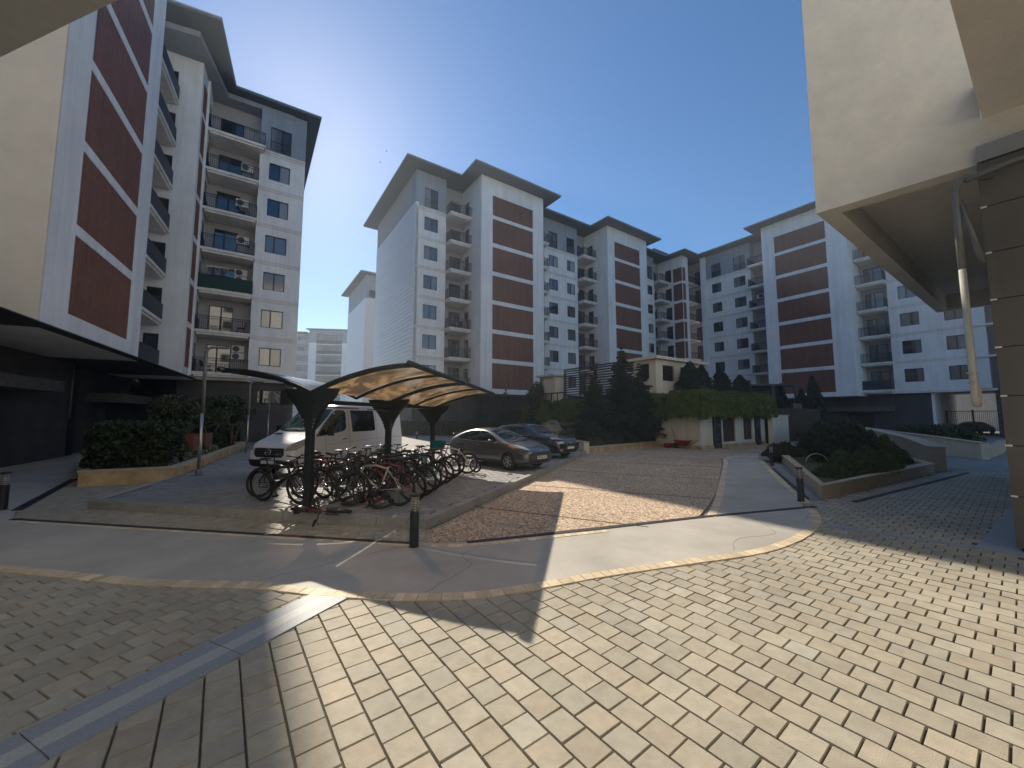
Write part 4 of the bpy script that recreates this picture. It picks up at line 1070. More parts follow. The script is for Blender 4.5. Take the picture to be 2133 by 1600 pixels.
for x, y, lab in ((-12.2,14.1,'green leafy shrub between rusty steel boxes, nearer one'),(-13.2,16.1,'green leafy shrub between rusty steel boxes, farther one')):
    bush(lab, (x,y), (.42,.42,.6), .34, M['leaf_juniper'], 1600, .06, name='green_shrub', cat='shrub')
for k, (x, y, lab) in enumerate(((-12.35,13.55,'rusty brown steel planter box standing behind the dark hedge'),(-13.0,15.3,'second rusty brown steel planter box behind the lamp post'),(-13.9,17.0,'third rusty brown steel planter box, farthest along the limestone planter'))):
    t = thing('steel_planter_box', lab, 'planter', (x,y,.34), R(26.5+0), 'rusty steel planter boxes')
    mb = MB(); 
    for a,b,c,d in ((-.5,.5,-.62,-.6),(-.5,.5,.6,.62),(-.5,-.48,-.6,.6),(.48,.5,-.6,.6)): mb.box(a,b,c,d,0,.86)
    mb.build('box_sides', M['corten'], t); mb = MB(); mb.box(-.48,.48,-.6,.6,0,.78); mb.build('soil', M['soil'], t)
hedge('dark low hedge running along the block behind the round-headed trees', (-16.2,21.4), -28, 7.5, .9, .34, 1.2, M['leaf_dark'], dens=500, size=.08)
def round_tree(label, c, z0, tz, r, lean, n=9000):
    t = thing('round_headed_tree', label, 'tree', (c[0],c[1],z0), 0, 'round-headed trees in the left planter')
    mb = MB()
    for q in range(3):
        a = q*2.1+lean; mb.sweep([(.05*math.cos(a),.05*math.sin(a),0),(.10*math.cos(a)+.1*lean,.12*math.sin(a),tz*.35),(.22*math.cos(a)+.16*lean,.25*math.sin(a),tz*.7),(.45*math.cos(a)+.2*lean,.45*math.sin(a),tz+.1)], [.045,.04,.035,.025], 7)
    mb.build('trunk', M['trunk'], t, smooth=True)
    for q in range(1):
        P = lumpy(n, (.15*lean,0,tz+r*.55), (r,r,r*.62), 16, r*.42, .35); leaf_mesh('crown', P, .075, M['leaf_olive'], t)
    return t
round_tree('round-headed olive-green tree with bent trunk just left of the near lamp post', (-13.55,15.6), .34, 1.35, 1.0, -.5)
round_tree('round-headed olive-green tree just right of the near lamp post', (-14.3,18.2), .34, 1.35, 1.05, .5)
round_tree('round-headed olive-green tree farthest from the camera in the left planter', (-15.3,21.2), .34, 1.4, 1.05, .4)

# ------------------------------------------------------------------ bollard lights, lamp posts
def bollard(x, y, label, h=.78, r=.068, lit=None):
    t = thing('bollard_light', label, 'bollard', (x,y,0), 0, 'black bollard lights')
    mb = MB(); mb.lathe((0,0,0), [(r*1.25,0),(r*1.25,.012),(r,.014),(r,h*.66),(r*.96,h*.665)], 24); mb.build('post', M['black'], t, smooth=False)
    mb = MB(); mb.lathe((0,0,0), [(r*.62,h*.66),(r*.62,h*.95)], 20); mb.build('lamp_glass', M['clear'], t, smooth=True)
    mb = MB()
    for k in range(6): mb.ring((0,0,h*(.69+k*.048)), (0,0,1), r*.9, .006, 24, 5)
    for a in range(3): mb.tube((r*.9*math.cos(a*2.1),r*.9*math.sin(a*2.1),h*.66),(r*.9*math.cos(a*2.1),r*.9*math.sin(a*2.1),h*.96),.006,5)
    mb.build('louvre_rings', M['steel'], t, smooth=True)
    mb = MB(); mb.lathe((0,0,0), [(r*1.02,h*.955),(r*1.08,h*.96),(r*1.08,h*.985),(r*.9,h)], 24); mb.build('cap', M['black'], t)
    return t
bollard(-1.47,5.95,'black bollard light at the near corner of the bike bay kerb')
bollard(-10.62,8.2,'black bollard light at the far left edge beside the slot drain', r=.072)
bollard(-16.2,14.75,'black bollard light left of the yellow limestone planter')
bollard(6.62,9.0,'black bollard light in front of the right planter corner')
bollard(10.3,15.45,'black bollard light farther along the right planter, by the path bend')
bollard(-7.5,30.5,'small distant bollard light behind the white van')
def lamp_post(x, y, az, label, h=4.08, arm=.62, z=.15):
    t = thing('lamp_post', label, 'lamp post', (x,y,z), R(-az), 'slim grey lamp posts')
    mb = MB(); mb.box(-.13,.13,-.13,.13,0,.02); mb.lathe((0,0,.02), [(.075,0),(.07,.12),(.05,.16)], 16)
    mb.build('base_plate', M['lampgrey'], t)
    mb = MB(); mb.tube((0,0,.1),(0,0,1.9),.045,14,.045); mb.build('lower_pole', M['steel'], t, smooth=True)
    mb = MB(); mb.sweep([(0,0,1.9),(0,0,3.3),(0,0,h-.14),(0,.05,h-.03),(0,.16,h+.01)], [.052,.05,.048,.045,.04], 14); mb.build('upper_pole', M['lampgrey'], t, smooth=True)
    mb = MB(); mb.box(-.06,.06,.14,arm,h-.02,h+.035); mb.build('lamp_head', M['lampgrey'], t, bevel=.01)
    return t
lamp_post(-9.60,11.95,75,'tall slim lamp post standing at the corner of the yellow planter', z=.15, h=3.95)
lamp_post(-13.05,19.1,80,'slim lamp post behind the shelter, left of the white van', h=3.5)
lamp_post(-15.9,25.2,75,'short distant lamp post seen behind the van windscreen', h=3.4)
lamp_post(27.8,41.5,20,'thin lamp post beside the dark pergola on the green terrace', h=7.3, z=0)

# ------------------------------------------------------------------ right planter
RPp = [(7.31,9.25),(14.55,13.45),(14.9,14.6),(18.5,21.5),(13.3,18.6),(12.25,18.0)]
RP = planter('stone_planter', 'pale limestone planter on the right filled with juniper and a big dark bush', [(7.31,9.25),(14.6,13.5),(17.5,18.0),(16,21),(12.3,18.0)], .32, .26, M['capstone'], M['capstone'], M['grass'])
def wallblock(name, label, pts, h, th, m, cap=True, z0=-.02, group=None, h2=None):
    c = pts[0]; t = thing(name, label, 'wall', (c[0],c[1],0), 0, group)
    mb = MB(); mc = MB(); n = len(pts)-1
    for i,(a, b) in enumerate(zip(pts, pts[1:])):
        a = Vector(a); b = Vector(b); d = (b-a).normalized(); e = Vector((-d.y,d.x))*th
        ha = h+(h2-h)*(i/n) if h2 else h; hb = h+(h2-h)*((i+1)/n) if h2 else h
        q = [a,b,b+e,a+e]; hh = [ha,hb,hb,ha]
        mb.hexa([(v.x,v.y,z0) for v in q]+[(v.x,v.y,z-.06) for v,z in zip(q,hh)])
        e2 = e.normalized()*.03; q = [a-e2,b-e2,b+e+e2,a+e+e2]
        mc.hexa([(v.x,v.y,z-.06) for v,z in zip(q,hh)]+[(v.x,v.y,z) for v,z in zip(q,hh)])
    mb.build('wall', m, t, world=True); mc.build('coping', M['capstone'], t, world=True); return t
wallblock('stone_wall', 'stepped pale stone wall end rising behind the right planter junipers', [(15.5,13.9),(17.8,17.0),(20.5,21.5),(24,28)], .86, .42, M['capstone'], h2=1.35)
wallblock('stone_wall', 'long pale stone wall of the far right planter, sloping down toward the column', [(21.6,17.6),(22.0,19.6),(23.8,24),(27,30),(32,38)], .75, .3, M['cream'], h2=1.3)
wallblock('stone_wall', 'low stone kerb wall turning right at the far right planter', [(21.9,17.9),(25.9,20.5),(30,23.5)], .5, .3, M['capstone'])
hedge('low dark hedge on top of the far right planter before the gate', (27.5,25.5), 40, 9, 2.2, .3, 1.15, M['leaf_dark'], dens=260, size=.11)
bush('rounded dark bush on the right in front of the passage gate', (25.5,22.5), (1.5,1.2,1.0), .4, M['leaf_juniper'], 5000, .09, name='dark_bush')
bush('big dark clipped bush in the middle of the right planter', (12.3,14.7), (1.05,1.0,1.35), .25, M['leaf_conifer'], 26000, .06, name='clipped_bush', lr=.42, lumps=60)
def spread(label, c, az, lx, ly, h, n, z0=.25, leaf=None, size=.055):
    t = thing('juniper', label, 'shrub', (c[0],c[1],z0), 0, 'spreading junipers in the right planter')
    P = np.stack([NR.uniform(-1,1,n), NR.uniform(-1,1,n), NR.random(n)],1); rr = np.sqrt(P[:,0]**2+P[:,1]**2); P = P[rr < 1]; rr = rr[rr < 1]
    top = h*(1-rr**3)*(.8+.25*np.sin(P[:,0]*9+P[:,1]*5)+.12*np.sin(P[:,1]*17)); P[:,2] = top*(1-P[:,2]**2.2*.85); P[:,0] *= lx/2; P[:,1] *= ly/2
    Q = rotz(P, az, (0,0)); leaf_mesh('foliage', Q, size, leaf or M['leaf_juniper'], t, asp=3.0, up=(.3,-.3,.5))
    mb = MB(); mb.sphere((0,0,0), 1, 16, 8, (lx*.40, ly*.38, h*.62)); 
    vs = np.array(mb.v); mb.v = [tuple(v) for v in rotz(vs, az, (0,0))]; mb.build('twig_core', M['leaf_dark'], t, smooth=True)
    return t
spread('spreading bright juniper along the front edge of the right planter', (11.0,12.3), 60, 5.0, 1.5, .62, 24000)
spread('spreading juniper hanging toward the right end of the right planter', (14.0,15.3), 60, 2.6, 2.4, .95, 15000)
spread('darker spreading juniper behind, at the back right of the planter', (14.9,17.6), 55, 5.6, 3.2, 1.45, 22000, leaf=M['leaf_olive'])
spread('small clipped juniper mat at the far left corner of the right planter', (11.9,17.1), 60, 2.2, 1.3, .5, 7000, leaf=M['leaf_dark'])
# white garden arch tube
t = thing('garden_hoop', 'pale curved hoop standing over the small planter corner', 'hoop', (10.95,14.0,.28), R(20), None, .62); mb = MB()
mb.sweep([(-.55*math.cos(a)+.0, .25*math.cos(a), .52*math.sin(a)) for a in [i*math.pi/14 for i in range(15)]], .028, 8); mb.build('hoop_tube', M['capstone'], t, smooth=True)

# ------------------------------------------------------------------ kiosk under the green terrace
KC = (11.02,22.63)
FKR = Fac(KC, 55.5, 145.5); FKL = Fac(KC, A_, A_-90)
kt = thing('kiosk', 'low cream kiosk with dark windows and doors built under the green terrace', 'kiosk', (*KC,0))
mb = MB(); hs = [(1.35,2.15,.05,2.1),(2.55,4.1,.35,2.05),(5.2,6.4,.4,2.05),(6.75,7.4,.05,2.05)]
holes_wall(FKR, mb, 0, 8.3, -.02, 2.6, hs, 0, .18, back=True)
holes_wall(FKL, mb, 0, 15, -.02, 2.6, [], 0); mb.build('wall', M['cream'], kt, world=True)
mb = MB(); FKR.box(mb, .02, 8.3, .0, .05, -.02, .22); mb.build('plinth', M['wallstone'], kt, world=True)
mb = MB(); FKL.box(mb, .02, 14, .0, .05, -.02, .22); mb.build('plinth', M['wallstone'], kt, world=True)
window(FKR, 2.55,4.1,.35,2.05,-.02,kt,bias=[0]); window(FKR, 5.2,6.4,.4,2.05,-.02,kt,bias=[0])
for a, b in ((1.35,2.15),(6.75,7.4)):
    mb = MB(); FKR.box(mb, a, b, -.1, .12, .02, 2.1); f = mb.build('door', M['frame'], kt, world=True)
    g = MB(); FKR.quad(g,(a+.12,.125,.2),(b-.12,.125,.2),(b-.12,.125,1.98),(a+.12,.125,1.98)); g.build('pane', M['glass'][1], f, world=True)
for u in (.55,7.95):
    mb = MB(); FKR.box(mb, u-.09,u+.09,.0,.14,1.75,2.05); mb.build('wall_lamp', M['lampgrey'], kt, world=True, bevel=.02)
# terrace mass
terr = [FKL.w(.05,-.1,0)[:2], FKR.w(8.25,-.1,0)[:2], (26,32.5), (31,44), (20,56), (-1,41), FKL.w(14.9,-.1,0)[:2]]
tm = MB(); tm.prism(terr, 0, 2.55, bottom=False); o = tm.build('green_terrace', M['soil']); ngon_fix(o); tag(o, None, None, None, 'structure')
wallblock('retaining_wall', 'cream retaining wall continuing right of the kiosk', [(18.0,27.2),(23.0,31.5),(26.7,36.0)], 2.05, -.3, M['cream'])
# draped ground cover along the terrace edge
def drape(label, F, u0, u1, ztop, zbot, n, bulge=.5, name='draped_ground_cover'):
    t = thing(name, label, 'ground cover', F.w(u0,0,zbot)); 
    u = NR.uniform(u0,u1,n); f = NR.random(n); wv = .12*np.sin(u*2.1)+.08*np.sin(u*5.3)+.05*np.sin(u*11)
    ang = f*1.9; z = zbot+(ztop-zbot)*np.sin(np.clip(ang,0,1.571))+wv*.6; z = np.where(f < .25, z-NR.random(n)*.15, z)
    o_ = bulge*np.cos(ang*.95)+wv-.02+NR.normal(size=n)*.05; o_ = np.where(ang > 1.571, o_-NR.random(n)*1.6, o_)
    z += NR.normal(size=n)*.04
    base = np.array(F.w(0,0,0)); P = base+u[:,None]*np.array([F.d.x,F.d.y,0])+o_[:,None]*np.array([F.n.x,F.n.y,0]); P[:,2] = z
    P -= np.array(F.w(u0,0,zbot)); leaf_mesh('foliage', P, .085, M['leaf_hang'], t, asp=3.0, up=(0,0,-.7))
    mb = MB(); F.box(mb, u0, u1, -.8, bulge*.55, zbot+.12, ztop-.18); mb.build('stem_core', M['leaf_dark'], t, world=True); return t
drape('thick green ground cover draped over the kiosk windows', FKR, -.3, 9.2, 3.35, 2.05, 26000)
drape('thick green ground cover draped over the blank left wall of the kiosk', FKL, -.3, 7.6, 3.3, 2.0, 22000)
drape('darker green ground cover band farther along the terrace, behind the conifers', Fac(FKL.w(7.6,0,0)[:2], A_, A_-90), 0, 9.5, 3.2, 1.6, 16000)
# vent house
vt = thing('vent_house', 'cream vent house with louvred openings and flat roof on the terrace', 'vent house', (9.8,26.0,2.5))
FV = Fac((9.8,26.0), 55.5, 145.5); FVl = Fac((9.8,26.0), A_, A_-90)
mb = MB(); holes_wall(FV, mb, 0, 5.9, 2.4, 5.85, [(.75,2.1,4.4,5.5),(2.9,4.2,4.4,5.5),(4.6,5.6,4.4,5.5)], 0, .15); holes_wall(FVl, mb, 0, 1.9, 2.4, 5.85, [(.55,1.35,4.55,5.6)], 0, .15)
FV.box(mb, .16, 5.9, -1.9, -.16, 2.4, 5.84); mb.build('wall', M['cream'], vt, world=True)
mb = MB(); FV.box(mb, -.3, 6.2, -2.2, .3, 5.85, 6.05); mb.build('flat_roof', M['cream'], vt, world=True)
for F_, a, b, c, d in ((FV,.75,2.1,4.4,5.5),(FV,2.9,4.2,4.4,5.5),(FV,4.6,5.6,4.4,5.5),(FVl,.55,1.35,4.55,5.6)):
    mb = MB(); 
    for k in range(12): F_.box(mb, a+.02,b-.02,-.12,-.02, c+.02+k*(d-c)/12, c+.05+k*(d-c)/12)
    mb.build('louvre', M['frame'], vt, world=True)
    mb = MB(); F_.box(mb, a, b, -.149, -.13, c, d); mb.build('louvre_back', M['joint'], vt, world=True)
st = thing('slatted_screen', 'dark horizontal slatted screen beside the cream vent house', 'screen', (8.8,27.4,2.5))
FSc = Fac((8.75,27.45), A_, A_-90)
mb = MB()
for k in range(11): FSc.box(mb, 0, 7.4, -.04, .04, 3.75+k*.2, 3.75+k*.2+.10)
mb.build('slats', mat('dark_timber',(.055,.045,.038),.8,.3,5), st, world=True); mb = MB()
for k in range(5): FSc.box(mb, k*1.83, k*1.83+.08, -.12, -.045, 2.4, 6.0)
FSc.box(mb, 0,7.4,-.12,.05,5.93,6.02); mb.build('posts', M['frame'], st, world=True)
v2 = thing('vent_house', 'small cream vent box at the left end of the slatted screen', 'vent house', (3.6,33.2,2.5))
FW = Fac((3.6,33.3), A_, A_-90); FWb = Fac((3.6,33.3), 55.5, 145.5)
mb = MB(); holes_wall(FW, mb, 0, 1.9, 2.4, 5.45, [(.55,1.3,4.0,5.2)], 0, .15); FWb.box(mb, .0, 1.6, -1.9, -.16, 2.4, 5.44); FWb.box(mb, .16,1.6,-.16,0,2.4,5.44); mb.build('wall', M['cream'], v2, world=True)
mb = MB(); FWb.box(mb, -.25, 1.85, -2.15, .25, 5.45, 5.6); mb.build('flat_roof', M['cream'], v2, world=True)
mb = MB(); 
for k in range(10): FW.box(mb, .57,1.28,-.1,-.02,4.02+k*.118,4.06+k*.118)
mb.build('louvre', M['frame'], v2, world=True)
fn = thing('railing', 'low dark timber railing in front of the small cream vent box', 'railing', (3,32,2.5)); mb = MB()
FX = Fac((4.3,31.7), A_, A_-90)
for k in range(5): FX.box(mb, k*.8,k*.8+.07,-.03,.03,2.5,3.9)
FX.box(mb,0,3.3,-.03,.03,3.85,3.95); mb.build('rails', M['frame'], fn, world=True)
pg = thing('pergola', 'dark flat-roofed pergola on the right end of the terrace', 'pergola', (26,38,2.5)); FP = Fac((23.7,38.2), 100, 190); mb = MB()
FP.box(mb, 0, 4.2, -3, .0, 4.95, 5.12); mb.build('flat_roof', M['frame'], pg, world=True)
for u in (0.0,2.0,4.0):
    mb = MB(); FP.box(mb, u, u+.16, -.16, 0, 2.5, 4.95); mb.build('post', M['frame'], pg, world=True)
mb = MB(); FP.box(mb, 0,4.2,-3,-2.9,2.5,4.95); mb.build('back_panel', M['dark_clad'], pg, world=True)
f2 = thing('metal_fence', 'grey bar fence on the wall end right of the kiosk', 'fence', (26,34,2)); FY = Fac((23.6,32.3), 45, 135); mb = MB()
for k in range(26): FY.box(mb, k*.16,k*.16+.025,-.012,.012,2.05,3.0)
FY.box(mb,0,4.1,-.02,.02,3.0,3.05); mb.build('bars', M['lampgrey'], f2, world=True)

# slope with conifers between driveway and terrace
sl = MB(); a,b,c,d_ = Vector((3.98,20.5)), Vector((9.35,25.15)), Vector(FKL.w(3.0,.05,0)[:2]), Vector(FKL.w(12.5,.05,0)[:2])
nu_, nv_ = 14, 6; vs = []
for i in range(nu_+1):
    for j in range(nv_+1):
        p = a.lerp(b,i/nu_).lerp(d_.lerp(c,i/nu_), j/nv_); vs.append((p.x,p.y,.10+1.15*(j/nv_)**1.1*(1-.55*i/nu_)+rnd.uniform(-.05,.05)))
sl.add(vs, [(i*(nv_+1)+j,(i+1)*(nv_+1)+j,(i+1)*(nv_+1)+j+1,i*(nv_+1)+j+1) for i in range(nu_) for j in range(nv_)])
o = sl.build('planted_slope', M['soil'], smooth=True); o['kind'] = 'structure'
wallblock('stone_wall', 'low yellow stone edging between driveway and conifer slope', [(4.0,20.35),(9.35,25.1),(10.95,22.9)], .34, .22, M['wallstone'])
wallblock('stone_wall', 'short pale stone wall end beside the nose of the dark parked car', [(3.75,20.2),(3.0,22.6),(1.6,26)], .62, -.3, M['cream'])
spruce('tall dark spruce at the left of the slope group, top above the slatted screen', (5.1,23.6), .4, 4.5, 1.75, n=26000, power=.85, whorls=24)
spruce('tallest dark spruce of the slope group in front of the slatted screen', (7.0,24.4), .4, 6.1, 1.95, n=36000, power=.85, whorls=30)
spruce('dark spruce at the right of the slope group beside the kiosk wall', (8.3,25.0), .35, 5.2, 1.7, n=30000, power=.85, whorls=27)
spruce('small spruce by the shelter end, nearest of the far row', (-2.8,34.5), 0, 3.9, 1.1, n=5000, size=.08)
spruce('small spruce in the far row, above the parked grey car', (-.6,35.5), 0, 4.6, 1.2, n=5000, size=.08)
spruce('small spruce in the far row, above the dark blue car', (2.0,35.0), 0, 4.4, 1.2, n=5000, size=.08)
for (x,y,r,h,lab) in ((2.9,22.2,.9,1.05,'rounded green shrub behind the dark parked car'),(4.6,21.7,.5,.55,'low shrub on the slope, nearest the dark parked car'),(6.0,22.9,.6,.6,'low shrub in the middle of the conifer slope'),(7.3,24.0,.55,.55,'low shrub at the right of the conifer slope')):
    bush(lab, (x,y), (r,r,h), .15, M['leaf_olive'], 3000, .07, name='slope_shrub', cat='shrub', group='shrubs on the conifer slope')
bush('small dark clipped tree left of the small cream vent box', (2.4,34.8), (1.0,1.0,2.2), 2.5, M['leaf_dark'], 5000, .09, name='clipped_tree', cat='tree')
cypress('broad dark cypress right behind the cream vent house corner', (12.4,26.6), 2.5, 3.2, 1.15, 11000, size=.08)
cypress('second dark cypress overlapping the cream vent house', (13.7,27.6), 2.5, 3.1, .8, 8000, size=.08)
cypress('dark cypress standing before the white block, middle of the terrace', (16.8,30.8), 2.5, 3.3, .95, 9000, size=.08)
cypress('shorter dark cypress on the terrace, left of the pergola', (19.3,32.4), 2.5, 2.9, 1.0, 9000, size=.08)
cypress('narrow dark cypress left of the lowest red-brown panel', (27.2,38.8), 0, 5.2, .75, 7000, size=.1)
cypress('narrow dark cypress in the middle of the lowest red-brown panel', (27.5,36.5), 0, 4.5, .85, 7000, size=.1)
cypress('tallest thin cypress before the red-brown panels of the right block', (27.6,35.2), 0, 5.6, .85, 8000, size=.1)
hedge('low dark hedge band at the foot of the right cypresses', (22.0,26.5), 50, 8, 2.0, 0, .85, M['leaf_dark'], dens=260, size=.1)
hedge('mixed green hedge on top of the terrace in front of the cypresses', (17.6,30.6), 55, 9, 2.0, 2.4, 3.5, M['leaf_olive'], dens=300, size=.1)
hedge('dark hedge running behind the parked cars along the far end of the bay', (-5.0,36.4), 100, 14, 1.2, .1, 1.3, M['leaf_dark'], dens=200, size=.12)
# kiosk clutter
def tub(c, label):
    t = thing('red_tub', label, 'tub', (*c,0), 0, 'red tubs by the kiosk wall'); mb = MB(); mb.lathe((0,0,0), [(.2,.0),(.27,.26),(.29,.27),(.27,.28),(.24,.26),(.17,.03)], 18); mb.build('tub_shell', mat('red_plastic',(.35,.02,.02),.5,.05), t, smooth=True); return t
tub((9.7,24.1),'small red tub against the blank kiosk wall')
t = thing('wheelbarrow', 'red wheelbarrow standing against the blank kiosk wall', 'wheelbarrow', (10.25,23.3,0), R(120)); mb = MB()
mb.add([(-.25,-.15,.25),(.25,-.15,.25),(.25,.15,.25),(-.25,.15,.25),(-.45,-.3,.52),(.45,-.3,.52),(.45,.3,.52),(-.45,.3,.52)], [(0,3,2,1),(0,1,5,4),(1,2,6,5),(2,3,7,6),(3,0,4,7)]); mb.build('tray', mat('red_enamel',(.35,.02,.02),.4,.05), t)
mb = MB(); mb.path([(.5,.2,.15),(-.3,.22,.25),(-.85,.28,.55)], .018); mb.path([(.5,-.2,.15),(-.3,-.22,.25),(-.85,-.28,.55)], .018); mb.path([(-.25,.2,.25),(-.3,.2,0)], .015); mb.path([(-.25,-.2,.25),(-.3,-.2,0)], .015); mb.build('handles', M['black'], t)
mb = MB(); mb.ring((.5,0,.17),(0,1,0),.13,.04,20,8); mb.tube((.5,-.2,.17),(.5,.2,.17),.012); mb.build('wheel', M['tyre'], t, smooth=True)
t = thing('broom', 'wooden broom leaning on the blank kiosk wall', 'broom', (10.05,23.6,0)); mb = MB(); mb.tube((0,0,.3),(-.15,.45,1.25),.016,6); mb.build('handle', M['trunk'], t)
mb = MB(); mb.box(-.15,.15,-.04,.04,.22,.32); mb.build('head', M['plastic'], t)
t = thing('paint_bucket', 'white bucket standing at the kiosk corner', 'bucket', (11.0,22.35,0)); mb = MB(); mb.lathe((0,0,0), [(.13,0),(.16,.32),(.17,.33),(.155,.34),(.12,.03)], 18); mb.build('bucket_shell', M['ac'], t, smooth=True)
t = thing('mesh_dome', 'pale wire-mesh dome behind the dark parked car', 'dome', (2.6,24.8,.4), 0, None, .72); mb = MB()
for k in range(7):
    a = k*math.pi/7; mb.sweep([(.75*math.cos(b)*math.cos(a), .75*math.cos(b)*math.sin(a), 1.2+.9*math.sin(b)-.3) for b in [i*math.pi/12 for i in range(13)]], .016, 5)
for zz_ in (.95,1.3,1.6): mb.ring((0,0,zz_),(0,0,1),.75*math.cos(math.asin(min(.99,(zz_-.9)/.9))),.014,24,5)
mb.build('mesh_wires', M['steel'], t); mb = MB(); mb.lathe((0,0,0), [(.5,0),(.5,.5),(.72,.85),(.76,.9)], 20); mb.build('bowl', M['capstone'], t, smooth=True)
for (x,y,z,lab) in ((-27.6,80,60,'small dark bird flying higher in the open sky'),(-28.9,80,57.4,'small dark bird flying just below the other one')):
    t = thing('bird', lab, 'bird', (x,y,z), R(30), 'birds in the sky', scale=.5); mb = MB()
    mb.sphere((0,0,0),.12,10,6,(2.0,.8,.8)); mb.sphere((.26,0,.03),.07,8,6); mb.add([(-.2,0,0),(-.5,-.1,0),(-.5,.1,0),(-.2,0,.02),(-.5,-.1,.01),(-.5,.1,.01)],[(0,1,2),(3,5,4)])
    for s_ in (-1,1): mb.add([(.12,0,.02),(-.12,0,.02),(-.15,s_*.45,.22),(.08,s_*.4,.2),(-.12,s_*.75,.1)],[(0,1,2,3),(3,2,4)])
    mb.build('body', M['plastic'], t)
# ------------------------------------------------------------------ bicycle shelter
sh_az = 12.0; SO = Vector((-4.10,7.87)); sax = dv(sh_az); sr = Vector((sax.y,-sax.x))   # sr points right
sh = thing('bicycle_shelter', 'black steel bicycle shelter with gull-wing bronze polycarbonate roof', 'shelter', (SO.x,SO.y,.15), R(-sh_az))
# local frame: x = right (sr), y = along axis; slight fall of the roof toward the back
def zr(s_, y): 
    W_ = 2.25 if s_ < 0 else 2.22
    return 2.30+.51*(1-(1-min(1,abs(s_)/W_))**2) - .036*y
def zpt(s_, y, dz=0): return (s_, y, zr(s_, y)+dz)
ss = [(-2.25+2.25*i/16) for i in range(16)]+[2.22*i/16 for i in range(17)]
def arch(y, r, name='arch_beam', both=True):
    mb = MB()
    for side in (-1, 1):
        P = [zpt(s_, y) for s_ in ss if (s_*side >= 0)]
        vs = []
        for p in P:
            vs += [(p[0],p[1]-r*.55,p[2]-r), (p[0],p[1]+r*.55,p[2]-r), (p[0],p[1]+r*.55,p[2]+r*.25), (p[0],p[1]-r*.55,p[2]+r*.25)]
        n = len(P); fs = [(i*4+k,i*4+(k+1)%4,(i+1)*4+(k+1)%4,(i+1)*4+k) for i in range(n-1) for k in range(4)]+[(0,1,2,3),((n-1)*4+3,(n-1)*4+2,(n-1)*4+1,(n-1)*4)]
        mb.add(vs, fs)
    return mb.build(name, M['black'], sh)
for y in (0, 1.52, 3.05, 4.57, 6.1): arch(y, .07 if y in (0,3.05,6.1) else .045)
for x in (-2.23, 2.2):
    mb = MB(); mb.tube(zpt(x,-.12,.0), zpt(x,6.25,.0), .055, 10); mb.build('edge_rail', M['black'], sh, smooth=True)
mb = MB(); mb.box(-.10,.10,-.1,6.2,2.05,2.14); mb.build('gutter_beam', M['black'], sh)
mb = MB(); mb.tube((.0,.4,1.99),(.0,1.6,1.98),.018,8); mb.tube((.0,2.0,1.97),(.0,3.0,1.95),.018,8); mb.build('light_tube', M['steel'], sh)
for q, (s0, s1) in enumerate(((-2.23,-.005),(.005,2.2))):
    for (y0, y1) in ((0.0,1.52),(1.52,3.05),(3.05,4.57),(4.57,6.1)):
        mb = MB(); n = 14; vs = []
        for i in range(n+1):
            s_ = s0+(s1-s0)*i/n
            for y in (y0+.01, y1-.01):
                vs.append((s_, y, zr(s_, y)+.032))
        fs = []
        for i in range(n): b = i*2; fs += [(b,b+2,b+3,b+1)]
        mb.add(vs, fs); mb.build('roof_sheet', M['poly'], sh, smooth=True)
for y in (0.0, 3.05, 6.1):
    mb = MB(); zt_ = 2.2-.03*y; mb.box(-.075,.075,y-.06,y+.06,0,zt_); p = mb.build('post', M['black'], sh, bevel=.012)
    mb = MB(); mb.box(-.14,.14,y-.14,y+.14,0,.018); mb.build('base_plate', M['black'], p)
    # flared gusset plates
    mb = MB(); prof = [(.075,1.50),(.12,1.62),(.20,1.80),(.34,2.00),(.55,2.20),(.62,2.36),(.25,2.36),(0,2.32)]
    for sg in (-1,1):
        pts = [(0,1.5)]+prof; vs = [(sg*px_,y-.05,pz-.03*y) for px_,pz in pts]+[(sg*px_,y+.05,pz-.03*y) for px_,pz in pts]; m_ = len(pts)
        mb.add(vs, [tuple(range(m_)), tuple(range(2*m_-1,m_-1,-1))]+[(i,(i+1)%m_,m_+(i+1)%m_,m_+i) for i in range(m_)])
    mb.build('gusset', M['black'], sh)
    mb = MB()
    for sg in (-1,1):
        for k in range(3): mb.lathe((0,0,0),[(.001,0)],3) if False else mb.sphere((sg*(.105+k*.012),y-.06,1.58+k*.075-.03*y),.014,8,5)
    mb.build('bolts', M['steel'], p, smooth=True)
# rack hoops
mb = MB()
for k in range(9):
    y = .5+k*.6
    mb.sweep([(-.28,y,0),(-.28,y,.55),(-.2,y,.68),(0,y,.72),(.2,y,.68),(.28,y,.55),(.28,y,0)], .02, 6)
mb.box(-.32,-.26,.3,5.5,0,.03); mb.box(.26,.32,.3,5.5,0,.03)
rk = thing('bicycle_rack', 'row of low steel hoops under the shelter that the bicycles lean on', 'rack', (SO.x,SO.y,.15), R(-sh_az)); mb.build('rack_hoops', M['black'], rk, smooth=True)

